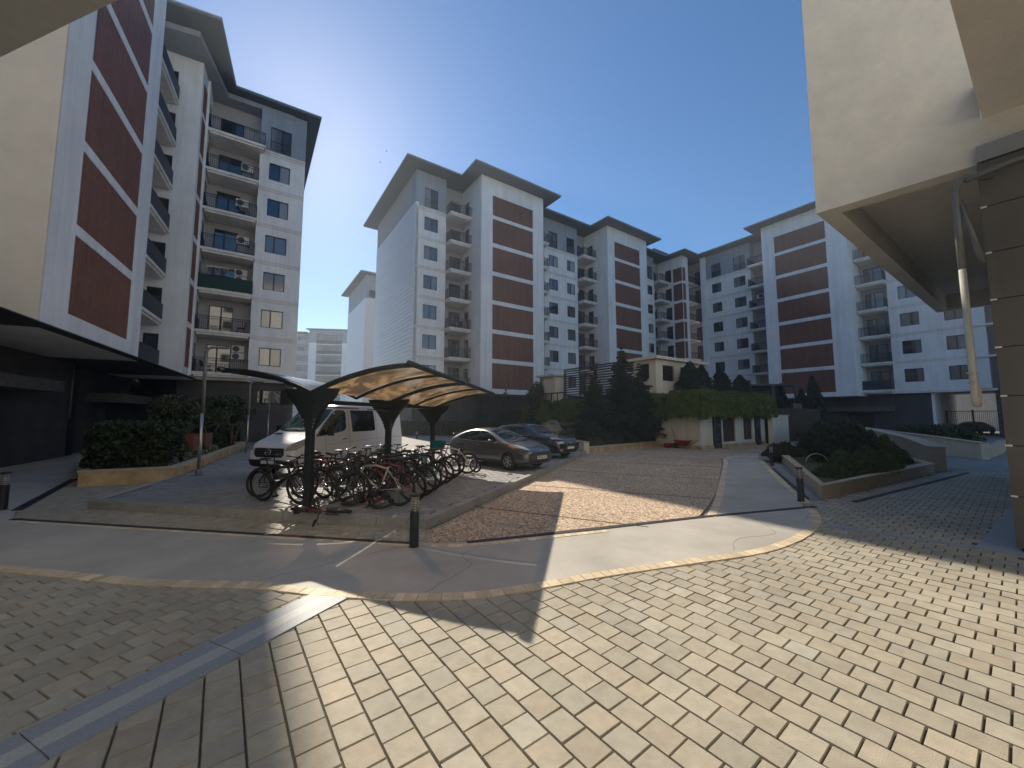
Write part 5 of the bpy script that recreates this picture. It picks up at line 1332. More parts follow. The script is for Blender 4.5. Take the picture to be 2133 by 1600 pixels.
# ------------------------------------------------------------------ bicycles
def paint(name, c): return mat(name, c, .3, .05, 4, coat=.5)
PT = {'black': paint('bike_black',(.012,.012,.014)), 'red': paint('bike_red',(.20,.012,.018)), 'silver': paint('bike_silver',(.36,.30,.25)), 'teal': paint('bike_teal',(.0,.15,.17)), 'white': paint('bike_white',(.55,.53,.5)), 'pink': paint('bike_pink',(.30,.04,.09)), 'blue': paint('bike_blue',(.03,.06,.16)), 'purple': paint('bike_purple',(.12,.03,.10)), 'green': paint('bike_green',(.02,.08,.05))}
def bike_proto(wr=.335, wb=1.06, kid=False):
    t = thing('bicycle', 'x', 'bicycle', (0,0,0), 0, 'bicycles parked under the shelter')
    k = wr/.335
    for x in (-wb/2, wb/2):
        mb = MB(); c = (x,0,wr)
        mb.tube((x,-.05,wr),(x,.05,wr),.022*k,10)
        for i in range(18):
            a = i*math.pi/9; mb.tube((x+.02*math.cos(a+.6),(.028 if i%2 else -.028),wr+.02*math.sin(a+.6)),(x+(wr-.045)*math.cos(a),0,wr+(wr-.045)*math.sin(a)),.0016,3)
        if x < 0: mb.lathe((0,0,0),[(.001,0)],3) if False else mb.ring((x,.035,wr),(0,1,0),.045*k,.012,18,4)
        mb.ring((x,-.035,wr),(0,1,0),.075*k,.004,20,4)
        w_ = mb.build('wheel', M['rim'], t, smooth=True)
        mb = MB(); mb.ring(c,(0,1,0),wr-.024,.024,36,8); mb.build('tyre', M['tyre'], w_, smooth=True)
        mb = MB(); mb.ring(c,(0,1,0),wr-.052,.011,36,6); mb.build('rim', M['black'], w_, smooth=True)
    bb = (-.10*k,0,wr-.03*k); st = (-.26*k,0,wr+.44*k if not kid else wr+.3*k); hd0 = (wb/2-.20*k,0,wr+.30*k); hd1 = (wb/2-.24*k,0,wr+.44*k)
    mb = MB()
    mb.sweep([hd0, (bb[0]+(hd0[0]-bb[0])*.5,0,bb[2]+(hd0[2]-bb[2])*.47), bb], .026*k, 8)
    mb.sweep([hd1, ((hd1[0]+st[0])/2,0,(hd1[2]+st[2])/2+.015), (st[0]+.02,0,st[2]-.05)], .021*k, 8)
    mb.tube(bb, st, .019*k, 8); mb.tube(hd0, hd1, .026*k, 8)
    for s_ in (-1,1):
        mb.sweep([(bb[0],s_*.03,bb[2]),(-wb/2+.14,s_*.05,wr-.01),(-wb/2,s_*.055,wr)], .011*k, 6); mb.sweep([(st[0]+.01,s_*.02,st[2]-.08),(-wb/2+.08,s_*.045,wr+.16*k),(-wb/2,s_*.055,wr)], .009*k, 6)
    fr = mb.build('frame', PT['black'], t, smooth=True)
    mb = MB()
    for s_ in (-1,1): mb.sweep([(hd0[0]+.01,s_*.055,hd0[2]-.03),(wb/2-.07*k,s_*.055,wr+.12*k),(wb/2,s_*.055,wr)], .016*k, 7)
    mb.tube((hd0[0]+.01,-.06,hd0[2]-.02),(hd0[0]+.01,.06,hd0[2]-.02),.022*k,8); mb.build('fork', PT['black'], t, smooth=True)
    mb = MB(); hb = (hd1[0]-.02,0,hd1[2]+.09*k); hw = .33 if not kid else .24
    mb.tube(hd1, hb, .016,8); mb.tube(hb,(hb[0]+.05,0,hb[2]+.02),.018,8); mb.sweep([(hb[0]-.02,-hw,hb[2]+.035),(hb[0]+.04,-hw*.5,hb[2]+.02),(hb[0]+.05,0,hb[2]+.02),(hb[0]+.04,hw*.5,hb[2]+.02),(hb[0]-.02,hw,hb[2]+.035)],.012,8)
    hbo = mb.build('handlebar', PT['black'], t, smooth=True)
    mb = MB()
    for s_ in (-1,1):
        mb = MB(); mb.tube((hb[0]-.02,s_*hw,hb[2]+.035),(hb[0]+.01,s_*(hw-.11),hb[2]+.028),.018,8); mb.tube((hb[0]+.005,s_*(hw-.12),hb[2]+.03),(hb[0]+.07,s_*(hw-.02),hb[2]+.0),.005,5)
        mb.build('grip', M['tyre'], hbo, smooth=True)
    mb = MB(); sp = (st[0]-.045*k,0,st[2]+.13*k); mb.tube(st, sp, .014, 8)
    vs = []; prof = [(-.13,.075,.03),(-.06,.068,.035),(.03,.03,.03),(.13,.018,.02)]
    for (x,w_,h) in prof:
        for a in range(8):
            u = a*math.pi/4; vs.append((sp[0]+x+.02, w_*math.cos(u), sp[2]+.02+h*.6*math.sin(u)))
    mb.add(vs, [(i*8+a,i*8+(a+1)%8,(i+1)*8+(a+1)%8,(i+1)*8+a) for i in range(3) for a in range(8)]+[tuple(range(7,-1,-1)),tuple(range(24,32))]); mb.build('saddle', M['plastic'], t, smooth=True)
    mb = MB(); mb.ring((bb[0],-.05,bb[2]),(0,1,0),.085*k,.006,24,4); mb.ring((bb[0],-.05,bb[2]),(0,1,0),.03*k,.01,12,4)
    for a in range(5): u = a*1.257; mb.tube((bb[0],-.05,bb[2]),(bb[0]+.085*k*math.cos(u),-.05,bb[2]+.085*k*math.sin(u)),.006,4)
    mb.tube((bb[0],-.07,bb[2]),(bb[0]+.12*k,-.075,bb[2]-.11*k),.011,6); mb.tube((bb[0],.07,bb[2]),(bb[0]-.12*k,.075,bb[2]+.11*k),.011,6); mb.tube((bb[0],-.07,bb[2]),(bb[0],.07,bb[2]),.02,8)
    mb.box(bb[0]+.12*k-.045,bb[0]+.12*k+.045,-.17,-.08,bb[2]-.12*k,bb[2]-.10*k); mb.box(bb[0]-.12*k-.045,bb[0]-.12*k+.045,.08,.17,bb[2]+.10*k,bb[2]+.12*k)
    mb.build('crankset', M['plastic'], t, smooth=False)
    mb = MB(); mb.tube((bb[0],-.045,bb[2]+.085*k),(-wb/2,-.045,wr+.035),.004,4); mb.tube((bb[0],-.045,bb[2]-.085*k),(-wb/2,-.045,wr-.035),.004,4); mb.build('chain', M['plastic'], t)
    mb = MB(); mb.tube((-.24*k,.05,wr-.06),(-.30*k,.16,.02),.008,5); mb.build('kickstand', M['black'], t)
    return t
proto = bike_proto(); kidp = bike_proto(.22, .74, True)
def recolor(o, m):
    for c in kids(o):
        if c.name.split('.')[0] in ('frame','fork') and m:
            c.material_slots[0].link = 'OBJECT'; c.material_slots[0].material = PT[m if c.name.startswith('frame') else ('black' if m != 'white' else m)]
def place_bike(src, first, s_, y, heading, color, label, lean=6, steer=0):
    b = src if first else copy_tree(src)
    p = SO+sr*s_+sax*y; b.location = (p.x,p.y,.152); b.rotation_euler = (R(lean),0,R(90-heading)); b['label'] = label; recolor(b, color); return b
Rr_ = sh_az+90
bikes = [
 (1.25,.35,Rr_+180-4,'silver','pale grey mountain bike, nearest of the right-hand row',8),
 (1.35,.85,Rr_+180+3,'red','red mountain bike just behind the pale grey one in the right-hand row',-6),
 (1.30,1.35,Rr_+180-2,'black','black bicycle third from the front in the right-hand row',6),
 (1.25,1.85,Rr_+3,'black','black bicycle fourth from the front in the right-hand row, facing the driveway',-7),
 (1.15,2.45,Rr_+180,'teal','dark teal bicycle in the middle of the right-hand row',5),
 (1.15,3.05,Rr_+180+5,'black','black bicycle beyond the middle post, right-hand row',-8),
 (1.05,3.7,Rr_-3,'purple','dark purple bicycle under the far half of the roof',7),
 (.95,4.35,Rr_+180,'pink','bicycle with pinkish red frame next to the teal basket bike',4),
 (-.75,.15,Rr_+8,'black','black bicycle leaning at the left of the near post',9),
 (-1.15,.55,Rr_-6,'black','black bicycle farthest left in the row, pale rim wheel toward the planter',-9),
 (-.55,.95,Rr_+180+6,'red','red-framed bicycle behind the near post',6),
 (-.85,1.5,Rr_-2,'black','black bicycle with pale saddle, fourth in the left-hand row',-5),
 (-.45,2.1,Rr_+4,'blue','dark blue bicycle in the middle of the left-hand row',7),
 (-.7,2.75,Rr_+180,'black','black bicycle beside the middle post, left-hand row',-6),
 (-.5,3.5,Rr_,'green','dark green bicycle in the far half of the left-hand row',6),
 (.35,.6,Rr_+12,'black','black bicycle standing askew between the two rows, nearest the front',10),
 (.25,1.7,Rr_+180-10,'black','black bicycle wedged between the rows before the middle post',-9),
 (.4,2.6,Rr_+8,'blue','dark blue bicycle wedged between the rows beside the middle post',8),
 (.3,3.9,Rr_+180,'black','black bicycle wedged between the rows beyond the middle post',-6),
 (-.6,4.3,Rr_+180+5,'black','black bicycle last in the left-hand row near the van side',-7)]
for i, (s_,y,h,c,l,ln) in enumerate(bikes): place_bike(proto, i == 0, s_, y, h, c, l, ln)
tb = place_bike(proto, False, 1.2, 4.8, Rr_+180-6, 'white', 'bicycle with a large teal front basket near the grey car', 5)
mb = MB(); 
mb.add([(.30,-.17,.74),(.56,-.17,.74),(.56,.17,.74),(.30,.17,.74),(.25,-.22,1.02),(.62,-.22,1.02),(.62,.22,1.02),(.25,.22,1.02)], [(0,3,2,1),(0,1,5,4),(1,2,6,5),(2,3,7,6),(3,0,4,7)])
b_ = mb.build('basket', PT['teal'], tb)
k1 = place_bike(kidp, True, 1.55, 5.2, Rr_+180+10, 'pink', 'small pink child bike at the far right end of the row', -8)
k2 = copy_tree(kidp); k2['label'] = 'small red child bike lying on its side at the foot of the near post'; recolor(k2,'red'); k2.location = (-3.45,7.42,.20); k2.rotation_euler = (R(80),0,R(-12))
k3 = copy_tree(kidp); k3['label'] = 'small red and black child bike fallen over beside the near post, farther right'; recolor(k3,'red'); k3.location = (-2.95,7.62,.20); k3.rotation_euler = (R(76),0,R(160))

# ------------------------------------------------------------------ vehicles
def body_mesh(name, st, m, root, sub=2, arches=()):
    """st: list of (x, zb, w, zbelt, wtop, ztop[, wlow]) from front to back; returns object with wheel arches cut"""
    bm = bmesh.new(); rings = []
    for s_ in st:
        x, zb, w_, zt1, wt, zt = s_[:6]; zm = zb+(zt1-zb)*.5
        h = [(0,zb),(w_*.72,zb),(w_*.95,zb+.05),(w_,zb+(zt1-zb)*.35),(w_*.995,zb+(zt1-zb)*.72),(w_*.94,zt1),(wt+(w_*.94-wt)*.30,zt1+(zt-zt1)*.66),(wt*.93,zt1+(zt-zt1)*.93),(wt*.5,zt-.008),(0,zt)]
        ring = [bm.verts.new((x,y,z)) for y, z in h]+[bm.verts.new((x,-y,z)) for y, z in h[-2:0:-1]]
        rings.append(ring)
    n = len(rings[0])
    for a, b in zip(rings, rings[1:]):
        for i in range(n): bm.faces.new((a[i],b[i],b[(i+1)%n],a[(i+1)%n]))
    for r_, rev in ((rings[0],False),(rings[-1],True)):
        c = bm.verts.new((r_[0].co.x+(.0), 0, sum(v.co.z for v in r_)/n))
        for i in range(n):
            f = (r_[i],r_[(i+1)%n],c); bm.faces.new(f if not rev else f[::-1])
    bmesh.ops.recalc_face_normals(bm, faces=bm.faces)
    me = bpy.data.meshes.new(name); bm.to_mesh(me); bm.free(); me.materials.append(m); me.polygons.foreach_set('use_smooth',[True]*len(me.polygons))
    o = bpy.data.objects.new(name, me); col.objects.link(o)
    s_ = o.modifiers.new('s','SUBSURF'); s_.levels = sub; s_.render_levels = sub
    cut = []
    for (x,z,r) in arches:
        cm = MB(); cm.tube((x,-3,z),(x,3,z),r,40); c = cm.build('cutter', M['joint']); cut.append(c)
        b = o.modifiers.new('b','BOOLEAN'); b.operation = 'DIFFERENCE'; b.object = c; b.solver = 'EXACT'
    dg = bpy.context.evaluated_depsgraph_get(); dg.update(); ev = o.evaluated_get(dg)
    m2 = bpy.data.meshes.new_from_object(ev); 
    # surface for projecting trim, without arches
    for md in list(o.modifiers)[1:]: o.modifiers.remove(md)
    dg.update(); ev = o.evaluated_get(dg); tmp = bpy.data.meshes.new_from_object(ev)
    bvh = BVHTree.FromPolygons([v.co.copy() for v in tmp.vertices], [tuple(p.vertices) for p in tmp.polygons])
    o.modifiers.clear(); o.data = m2; o.parent = root
    for c in cut: bpy.data.objects.remove(c)
    return o, bvh
def patch(name, bvh, poly, view, m, parent, off=.006, cuts=5, smooth=True, thick=0):
    """trim piece: 2-D outline projected on the body along an axis (side/front/rear/top)"""
    bm = bmesh.new(); n = len(poly)
    def to3(p):
        if view == 'L': return Vector((p[0],3,p[1]))
        if view == 'R': return Vector((p[0],-3,p[1]))
        if view == 'F': return Vector((6,p[0],p[1]))
        if view == 'B': return Vector((-6,p[0],p[1]))
        if view == 'T': return Vector((p[0],p[1],5))
    f = bm.faces.new([bm.verts.new(to3(p)) for p in poly])
    bmesh.ops.triangulate(bm, faces=[f])
    for _ in range(cuts):
        lg = [e for e in bm.edges if e.calc_length() > .09]
        if not lg: break
        bmesh.ops.subdivide_edges(bm, edges=lg, cuts=1); bmesh.ops.triangulate(bm, faces=bm.faces[:])
    d = {'L':Vector((0,-1,0)),'R':Vector((0,1,0)),'F':Vector((-1,0,0)),'B':Vector((1,0,0)),'T':Vector((0,0,-1))}[view]
    dead = []
    for v in bm.verts:
        h, nn, i, dist = bvh.ray_cast(v.co, d)
        if h is None: dead.append(v); continue
        if nn.dot(d) > 0: nn = -nn
        v.co = h+nn*off
    if dead: bmesh.ops.delete(bm, geom=dead, context='VERTS')
    bmesh.ops.recalc_face_normals(bm, faces=bm.faces)
    me = bpy.data.meshes.new(name); bm.to_mesh(me); bm.free(); me.materials.append(m)
    if smooth: me.polygons.foreach_set('use_smooth',[True]*len(me.polygons))
    me.update(); o = bpy.data.objects.new(name, me); col.objects.link(o); o.parent = parent; return o
def line_patch(name, bvh, pts, view, m, parent, wdt=.008, off=.004):
    obs = []
    P = [Vector(p) for p in pts]; L = []; Rr = []
    for i in range(len(P)):
        t = (P[min(i+1,len(P)-1)]-P[max(i-1,0)]).normalized(); nn = Vector((-t.y,t.x)); L.append(P[i]+nn*wdt/2); Rr.append(P[i]-nn*wdt/2)
    return patch(name, bvh, [tuple(p) for p in L+Rr[::-1]], view, m, parent, off)
def car_wheel(x, y, r, w_, root, spokes=6, rimr=.66):
    sg = 1 if y > 0 else -1
    mb = MB(); prof = [(r*rimr,-w_/2),(r*.93,-w_/2),(r,-w_*.36),(r,w_*.36),(r*.93,w_/2),(r*rimr,w_/2)]
    vs = []; n = 40
    for (rr, yy) in prof:
        for i in range(n): u = 2*math.pi*i/n; vs.append((x+rr*math.cos(u), y+yy, r+rr*math.sin(u)))
    mb.add(vs, [(j*n+i,j*n+(i+1)%n,(j+1)*n+(i+1)%n,(j+1)*n+i) for j in range(5) for i in range(n)])
    wh = mb.build('wheel', M['tyre'], root, smooth=True)
    mb = MB(); yo = y+sg*w_*.46; mb.ring((x,yo,r),(0,1,0),r*rimr*.97,r*.035,36,6)
    for i in range(spokes):
        a = i*2*math.pi/spokes+.3
        for da in (-.14,.14): mb.tube((x+r*.1*math.cos(a),yo,r+r*.1*math.sin(a)),(x+r*rimr*.95*math.cos(a+da),yo-sg*.01,r+r*rimr*.95*math.sin(a+da)),r*.038,6)
    mb.tube((x,yo-sg*.03,r),(x,yo+sg*.012,r),r*.13,16); mb.build('rim', M['rim'], wh, smooth=False)
    mb = MB(); mb.tube((x,yo-sg*.05,r),(x,yo-sg*.06,r),r*rimr,28); mb.build('brake_disc', M['joint'], wh)
    return wh
def text_mesh(name, txt, size, m, parent, loc, rot, depth=.002):
    cu = bpy.data.curves.new(name,'FONT'); cu.body = txt; cu.size = size; cu.extrude = depth; cu.align_x = 'CENTER'; cu.align_y = 'CENTER'
    o = bpy.data.objects.new(name, cu); col.objects.link(o); dg = bpy.context.evaluated_depsgraph_get(); dg.update()
    me = bpy.data.meshes.new_from_object(o.evaluated_get(dg)); bpy.data.objects.remove(o); me.materials.clear(); me.materials.append(m)
    o = bpy.data.objects.new(name, me); col.objects.link(o); o.parent = parent; o.location = loc; o.rotation_euler = rot; return o
def arch_liner(x, z, r, w_, root):
    mb = MB(); n = 20
    for s_ in (-1,1):
        vs = []
        for i in range(n+1):
            a = math.pi*i/n
            for yy in (w_-.04, w_-.42): vs.append((x+r*math.cos(a), s_*yy, z+r*math.sin(a)))
        mb.add(vs, [(i*2,i*2+1,i*2+3,i*2+2) for i in range(n)]); mb.add([vs[k] for k in range(1,2*(n+1),2)], [tuple(range(n+1))])
    mb.build('wheel_arch_liner', M['joint'], root)

# --- grey hatchback
def hatchback(loc, rz, sc):
    t = thing('parked_car', 'dark grey hatchback parked nose to the kerb, nearest the driveway', 'car', loc, rz, None, sc)
    pm = mat('dark_grey_car_paint', (.075,.077,.078), .28, .05, 2, coat=.9, metal=.5)
    st = [(2.22,.34,.50,.56,.40,.63),(2.17,.25,.70,.60,.55,.70),(2.0,.21,.81,.66,.64,.80),(1.7,.19,.855,.74,.70,.90),(1.3,.19,.862,.85,.72,.99),(1.0,.19,.862,.90,.70,1.05),(.75,.19,.862,.92,.67,1.16),(.35,.19,.862,.93,.62,1.34),(-.05,.19,.862,.94,.585,1.455),(-.5,.19,.862,.95,.57,1.49),(-1.0,.19,.862,.965,.565,1.455),(-1.5,.20,.86,.985,.57,1.34),(-1.9,.22,.845,1.0,.585,1.19),(-2.12,.28,.80,.97,.60,1.06),(-2.2,.36,.70,.85,.55,.95)]
    b, bvh = body_mesh('body', st, pm, t, 2, [(1.33,.31,.345),(-1.37,.31,.345)])
    for x in (1.33,-1.37): arch_liner(x,.31,.345,.85,t)
    for x in (1.33,-1.37):
        for y in (.765,-.765): car_wheel(x, y, .31, .2, t, 6, .62)
    G_ = M['car_glass']
    for v, sg in (('L',1),('R',-1)):
        patch('side_window', bvh, [(.72,.985),(.55,1.10),(.30,1.235),(.0,1.335),(-.34,1.385),(-.36,1.00)], v, G_, t)
        patch('side_window', bvh, [(-.44,1.0),(-.42,1.385),(-.80,1.375),(-1.2,1.30),(-1.55,1.16),(-1.62,1.07),(-1.3,1.03)], v, G_, t)
        line_patch('door_seam', bvh, [(.80,.30),(.78,.6),(.74,.95)], v, M['joint'], t); line_patch('door_seam', bvh, [(-.40,.28),(-.40,.65),(-.40,.96)], v, M['joint'], t)
        line_patch('door_seam', bvh, [(.80,.30),(.2,.27),(-.40,.27),(-.95,.28)], v, M['joint'], t); line_patch('door_seam', bvh, [(-.95,.28),(-1.05,.6),(-1.25,.80),(-1.35,.98)], v, M['joint'], t)
        line_patch('window_trim', bvh, [(.74,.955),(0,.965),(-.8,.985),(-1.5,1.02)], v, M['chrome'], t, .016, .008)
        for xx in (-.22,-1.12):
            mb = MB(); mb.sweep([(xx+.09,sg*.862,.82),(xx+.07,sg*.89,.825),(xx-.07,sg*.89,.825),(xx-.09,sg*.862,.82)],.012,6); mb.build('door_handle', pm, t, smooth=True)
        mb = MB(); mb.sphere((.58,sg*.97,1.02),.1,12,8,(.8,1.0,.62)); mb.tube((.56,sg*.84,.97),(.58,sg*.93,1.0),.03,8); mb.build('side_mirror', pm, t, smooth=True)
        s2 = [(2.10,sg*.50),(2.0,sg*.66),(1.6,sg*.78),(1.28,sg*.775),(1.45,sg*.70),(1.85,sg*.52)]
        patch('headlight', bvh, s2, 'T', M['lens'], t, .008)
        patch('indicator', bvh, [(1.62,sg*.80),(1.28,sg*.80),(1.30,sg*.775),(1.6,sg*.775)], 'T', M['amber'], t, .012)
        patch('tail_light', bvh, [(sg*.55,.72),(sg*.74,.72),(sg*.72,1.0),(sg*.58,1.02)], 'B', M['amber'], t)
        patch('fog_light', bvh, [(sg*.52,.36),(sg*.66,.36),(sg*.66,.44),(sg*.52,.44)], 'F', M['plastic'], t)
    patch('windscreen', bvh, [(-.60,1.02),(-.3,.985),(.3,.985),(.60,1.02),(.565,1.20),(.50,1.36),(.25,1.40),(-.25,1.40),(-.50,1.36),(-.565,1.20)], 'F', M['car_glass'], t, .006, 6)
    patch('rear_window', bvh, [(-.5,1.08),(.5,1.08),(.46,1.36),(-.46,1.36)], 'B', M['car_glass'], t, .006, 6)
    patch('grille', bvh, [(-.42,.595),(.42,.595),(.50,.655),(-.50,.655)], 'F', M['plastic'], t); patch('lower_grille', bvh, [(-.5,.28),(.5,.28),(.44,.40),(-.44,.40)], 'F', M['plastic'], t)
    line_patch('bonnet_seam', bvh, [(1.98,-.46),(1.5,-.62),(1.0,-.66)], 'T', M['joint'], t); line_patch('bonnet_seam', bvh, [(1.98,.46),(1.5,.62),(1.0,.66)], 'T', M['joint'], t)
    line_patch('wiper', bvh, [(-.5,1.0),(0,1.02),(.15,1.03)], 'F', M['plastic'], t, .02, .02); line_patch('wiper', bvh, [(.05,1.0),(.5,1.03),(.55,1.04)], 'F', M['plastic'], t, .02, .02)
    mb = MB(); mb.box(2.225,2.24,-.26,.26,.42,.53); p = mb.build('number_plate', M['ac'], t); text_mesh('plate_text','99-KA-713',.1,M['joint'],p,(2.243,0,.474),(R(90),0,R(90)))
    mb = MB(); mb.sphere((2.19,0,.70),.045,10,6,(.25,1.3,.8)); mb.build('badge', M['chrome'], t, smooth=True)
    mb = MB(); mb.sweep([(-2.0,-.6,1.12),(-2.14,-.55,1.20),(-2.17,0,1.22),(-2.14,.55,1.20),(-2.0,.6,1.12)],.03,8); mb.build('rear_spoiler', M['plastic'], t, smooth=True)
    return t
N_ = Vector((.41,12.5)); hd = dv(133)
sc_ = .93
side = Vector((-hd.y,hd.x))   # left of heading
# near front corner is the right-hand side of the car
nc = N_ - hd*2.1*sc_ + (side*.80*sc_)
hatchback((nc.x,nc.y,.15), R(90-133), sc_)
# --- dark blue sedan / suv
def suv(loc, rz, sc):
    t = thing('parked_car', 'shiny dark blue car parked behind the grey hatchback, chrome grille forward', 'car', loc, rz, None, sc)
    pm = mat('dark_blue_car_paint', (.010,.014,.028), .2, .05, 2, coat=1, metal=.3)
    st = [(2.3,.38,.62,.62,.55,.74),(2.25,.28,.80,.68,.66,.84),(2.1,.24,.88,.76,.72,.94),(1.7,.22,.905,.86,.76,1.00),(1.2,.22,.905,.93,.76,1.06),(.85,.22,.905,.96,.72,1.16),(.45,.22,.905,.98,.66,1.38),(.1,.22,.905,.98,.63,1.53),(-.4,.22,.905,.99,.62,1.58),(-1.2,.22,.905,1.0,.62,1.56),(-1.8,.24,.90,1.02,.64,1.44),(-2.15,.28,.87,1.02,.66,1.22),(-2.28,.36,.78,.9,.62,1.05)]
    b, bvh = body_mesh('body', st, pm, t, 2, [(1.38,.33,.37),(-1.35,.33,.37)])
    for x in (1.38,-1.35):
        arch_liner(x,.33,.37,.89,t)
        for y in (.80,-.80): car_wheel(x, y, .33, .22, t, 5, .66)
    for v, sg in (('L',1),('R',-1)):
        patch('side_window', bvh, [(.80,1.04),(.4,1.28),(.0,1.42),(-.34,1.46),(-.36,1.04)], v, M['car_glass'], t); patch('side_window', bvh, [(-.43,1.04),(-.42,1.46),(-1.2,1.44),(-1.55,1.32),(-1.7,1.10)], v, M['car_glass'], t)
        line_patch('window_trim', bvh, [(.84,1.015),(0,1.015),(-1.6,1.06)], v, M['chrome'], t, .016, .008)
        line_patch('door_seam', bvh, [(.85,.32),(.84,.7),(.80,1.0)], v, M['joint'], t); line_patch('door_seam', bvh, [(-.4,.3),(-.4,1.0)], v, M['joint'], t)
        mb = MB(); mb.sphere((.66,sg*1.0,1.07),.1,12,8,(.8,1.1,.7)); mb.build('side_mirror', pm, t, smooth=True)
        patch('headlight', bvh, [(2.2,sg*.50),(2.1,sg*.70),(1.85,sg*.80),(1.7,sg*.79),(1.9,sg*.60),(2.1,sg*.46)], 'T', M['lens'], t, .01)
        patch('headlight', bvh, [(sg*.50,.72),(sg*.80,.70),(sg*.80,.80),(sg*.50,.80)], 'F', M['lens'], t, .008)
        patch('fog_light', bvh, [(sg*.58,.36),(sg*.76,.38),(sg*.76,.50),(sg*.62,.46)], 'F', M['chrome'], t, .008)
    patch('windscreen', bvh, [(-.64,1.10),(.64,1.10),(.60,1.28),(.54,1.45),(.2,1.50),(-.2,1.50),(-.54,1.45),(-.60,1.28)], 'F', M['car_glass'], t, .006, 6)
    patch('grille', bvh, [(-.46,.56),(.46,.56),(.50,.80),(-.50,.80)], 'F', M['plastic'], t)
    for z in (.60,.66,.72,.78): line_patch('grille_bar', bvh, [(-.44,z),(.44,z)], 'F', M['chrome'], t, .014, .014)
    patch('lower_grille', bvh, [(-.5,.32),(.5,.32),(.46,.44),(-.46,.44)], 'F', M['plastic'], t)
    mb = MB(); mb.box(2.30,2.315,-.26,.26,.46,.56); mb.build('number_plate', M['ac'], t)
    mb = MB(); mb.sphere((2.30,0,.72),.05,10,6,(.3,1.3,1)); mb.build('badge', M['chrome'], t, smooth=True)
    return t
N2 = Vector((1.9,16.0)); c2 = N2 - hd*2.2*.93 + side*.84*.93
suv((c2.x,c2.y,.15), R(90-133), .93)
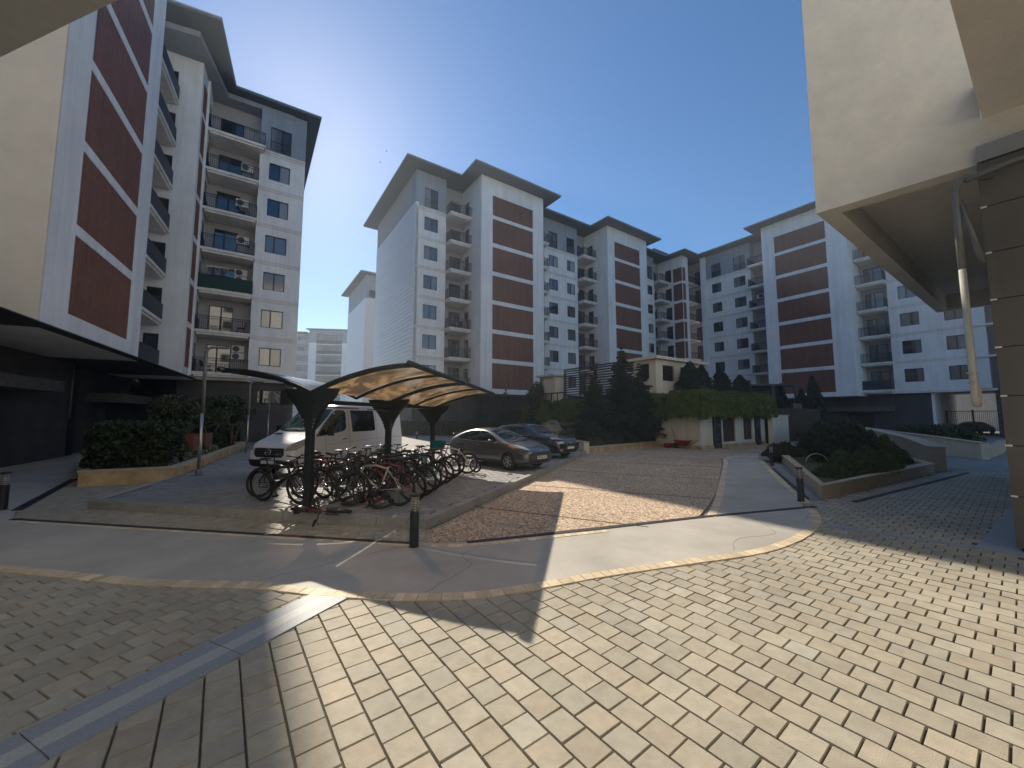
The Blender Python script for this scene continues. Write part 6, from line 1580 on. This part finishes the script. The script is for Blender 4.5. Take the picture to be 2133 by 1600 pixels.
# --- white van
def van(loc, rz, sc):
    t = thing('parked_van', 'white panel van with dark side windows parked behind the bicycle shelter', 'van', loc, rz, None, sc)
    pm = M['vanpaint']
    st = [(2.92,.42,.72,.78,.55,.92),(2.87,.34,.90,.86,.72,1.04),(2.72,.30,.97,.94,.80,1.14),(2.3,.28,.985,1.10,.86,1.28),(1.98,.28,.99,1.22,.88,1.40),(1.7,.28,.99,1.28,.86,1.62),(1.35,.28,.99,1.32,.84,1.98),(1.08,.28,.99,1.34,.83,2.24),(.85,.28,.99,1.36,.82,2.38),(.5,.28,.99,1.38,.82,2.42),(-1.0,.28,.99,1.38,.82,2.42),(-2.7,.28,.99,1.38,.82,2.42),(-2.9,.30,.98,1.38,.81,2.40),(-2.95,.36,.95,1.36,.78,2.34)]
    b, bvh = body_mesh('body', st, pm, t, 2, [(2.05,.36,.42),(-1.75,.36,.42)])
    for x in (2.05,-1.75):
        arch_liner(x,.36,.42,.97,t)
        for y in (.87,-.87): car_wheel(x, y, .35, .22, t, 5, .55)
    for v, sg in (('L',1),('R',-1)):
        patch('cab_window', bvh, [(2.02,1.26),(1.55,1.30),(1.42,1.33),(1.05,1.36),(.72,1.42),(.62,1.52),(.60,2.06),(.68,2.15),(.98,2.15),(1.15,2.06)], v, M['car_glass'], t, .007)
        patch('side_window', bvh, [(.30,1.36),(.34,2.15),(-1.0,2.15),(-1.04,1.42),(-.98,1.36)], v, M['car_glass'], t, .007)
        line_patch('door_seam', bvh, [(1.62,.5),(1.62,1.28)], v, M['joint'], t, .010); line_patch('door_seam', bvh, [(.46,.34),(.46,1.3),(.46,2.25)], v, M['joint'], t, .010)
        line_patch('door_seam', bvh, [(-1.12,.34),(-1.12,1.3),(-1.12,2.25)], v, M['joint'], t, .010); line_patch('crease', bvh, [(1.5,.98),(.3,1.02),(-1.2,1.06),(-2.8,1.06)], v, M['recess'], t, .012)
        line_patch('crease', bvh, [(1.5,.52),(.3,.52),(-1.2,.52)], v, M['recess'], t, .03); line_patch('roof_drip', bvh, [(.95,2.27),(0,2.28),(-2.85,2.28)], v, M['recess'], t, .012)
        mb = MB(); mb.sweep([(.64,sg*.985,1.12),(.66,sg*1.02,1.13),(.80,sg*1.02,1.13),(.83,sg*.985,1.12)],.016,6); mb.build('door_handle', M['plastic'], t, smooth=True)
        mb = MB(); mb.box(1.52,1.62,sg*1.12-.09,sg*1.12+.09,1.28,1.62); mb.tube((1.5,sg*.95,1.36),(1.57,sg*1.08,1.40),.03,8); mb.build('side_mirror', M['plastic'], t, bevel=.03)
        patch('headlight', bvh, [(sg*.62,.86),(sg*.90,.88),(sg*.94,1.12),(sg*.86,1.20),(sg*.74,1.08)], 'F', M['lens'], t, .01, 5)
        patch('bonnet_vent', bvh, [(2.18,sg*.38),(2.06,sg*.38),(2.06,sg*.68),(2.18,sg*.66)], 'T', M['plastic'], t, .008)
    patch('windscreen', bvh, [(-.76,1.46),(-.3,1.42),(.3,1.42),(.76,1.46),(.74,1.9),(.70,2.16),(.3,2.22),(-.3,2.22),(-.70,2.16),(-.74,1.9)], 'F', mat('tinted_windscreen',(.02,.07,.06),.04,.3,3,spec=1), t, .007, 7)
    line_patch('wiper', bvh, [(-.6,1.47),(0,1.50),(.1,1.51)], 'F', M['plastic'], t, .03, .025); line_patch('wiper', bvh, [(.05,1.47),(.6,1.52)], 'F', M['plastic'], t, .03, .025)
    patch('grille', bvh, [(-.50,.66),(.50,.66),(.60,.74),(.58,.94),(-.58,.94),(-.60,.74)], 'F', M['plastic'], t, .008, 6)
    for z in (.74,.80,.87): line_patch('grille_bar', bvh, [(-.52,z),(0,z),(.52,z)], 'F', M['lampgrey'], t, .016, .016)
    patch('bumper', bvh, [(-.92,.36),(.92,.36),(.94,.58),(-.94,.58)], 'F', M['plastic'], t, .012, 7)
    mb = MB(); cx = 2.955; mb.ring((cx,0,.82),(1,0,0),.105,.011,32,8)
    for k in range(3):
        a = math.pi/2+k*2*math.pi/3; mb.tube((cx,0,.82),(cx,.10*math.cos(a),.82+.10*math.sin(a)),.016,6,.004)
    mb.build('star_emblem', M['chrome'], t, smooth=True)
    mb = MB(); mb.box(2.95,2.965,-.26,.26,.46,.56); mb.build('number_plate', M['ac'], t)
    return t
vh = dv(17+180); vs_ = Vector((-vh.y,vh.x)); cnr = Vector((-6.15,11.15))    # near front corner = van's left
vc = cnr - vh*2.75*.93 - vs_*.93*.95
van((vc.x,vc.y,.15), R(90-197), .93)
# car parked outside the gate
t = thing('parked_car', 'dark car seen through the bars of the passage gate', 'car', FD.w(-14.2,-9,0), R(20)); 
b, bvh = body_mesh('body', [(2.2,.3,.7,.6,.5,.7),(2.0,.22,.84,.7,.66,.85),(1.2,.2,.86,.9,.72,1.0),(.6,.2,.86,.93,.62,1.3),(-.4,.2,.86,.95,.58,1.46),(-1.3,.2,.86,.97,.58,1.35),(-2.0,.25,.84,1.0,.6,1.05),(-2.2,.35,.7,.9,.5,.95)], mat('navy_car_paint',(.02,.03,.05),.25,.05,2,coat=1), t, 2, [(1.3,.31,.34),(-1.3,.31,.34)])
for v in 'LR': patch('side_window', bvh, [(.7,1.0),(.1,1.3),(-1.1,1.3),(-1.6,1.05)], v, M['car_glass'], t)
patch('windscreen', bvh, [(-.6,1.02),(.6,1.02),(.5,1.36),(-.5,1.36)], 'F', M['car_glass'], t)
for x in (1.3,-1.3):
    for y in (.76,-.76): car_wheel(x,y,.31,.2,t)
# block across the street behind the gate
t = thing('street_wall', 'grey wall across the street behind the passage gate', 'wall', FD.w(-14,-22,0)); mb = MB(); FD.box(mb, -40, 20, -25, -24, 0, 12); mb.build('wall', M['slab'], t, world=True)
hz = MB(); hz.box(-130,90,-30,150,-1.2,34)
hm = bpy.data.materials.new('air_haze'); hm.use_nodes = True; hn = hm.node_tree.nodes; hn.remove(hn['Principled BSDF'])
pv = hn.new('ShaderNodeVolumePrincipled'); pv.inputs['Color'].default_value = (.80,.90,1,1); pv.inputs['Density'].default_value = .0012; pv.inputs['Anisotropy'].default_value = .35
hm.node_tree.links.new(pv.outputs[0], hn['Material Output'].inputs['Volume'])
ho = hz.build('haze', hm); ho['kind'] = 'stuff'
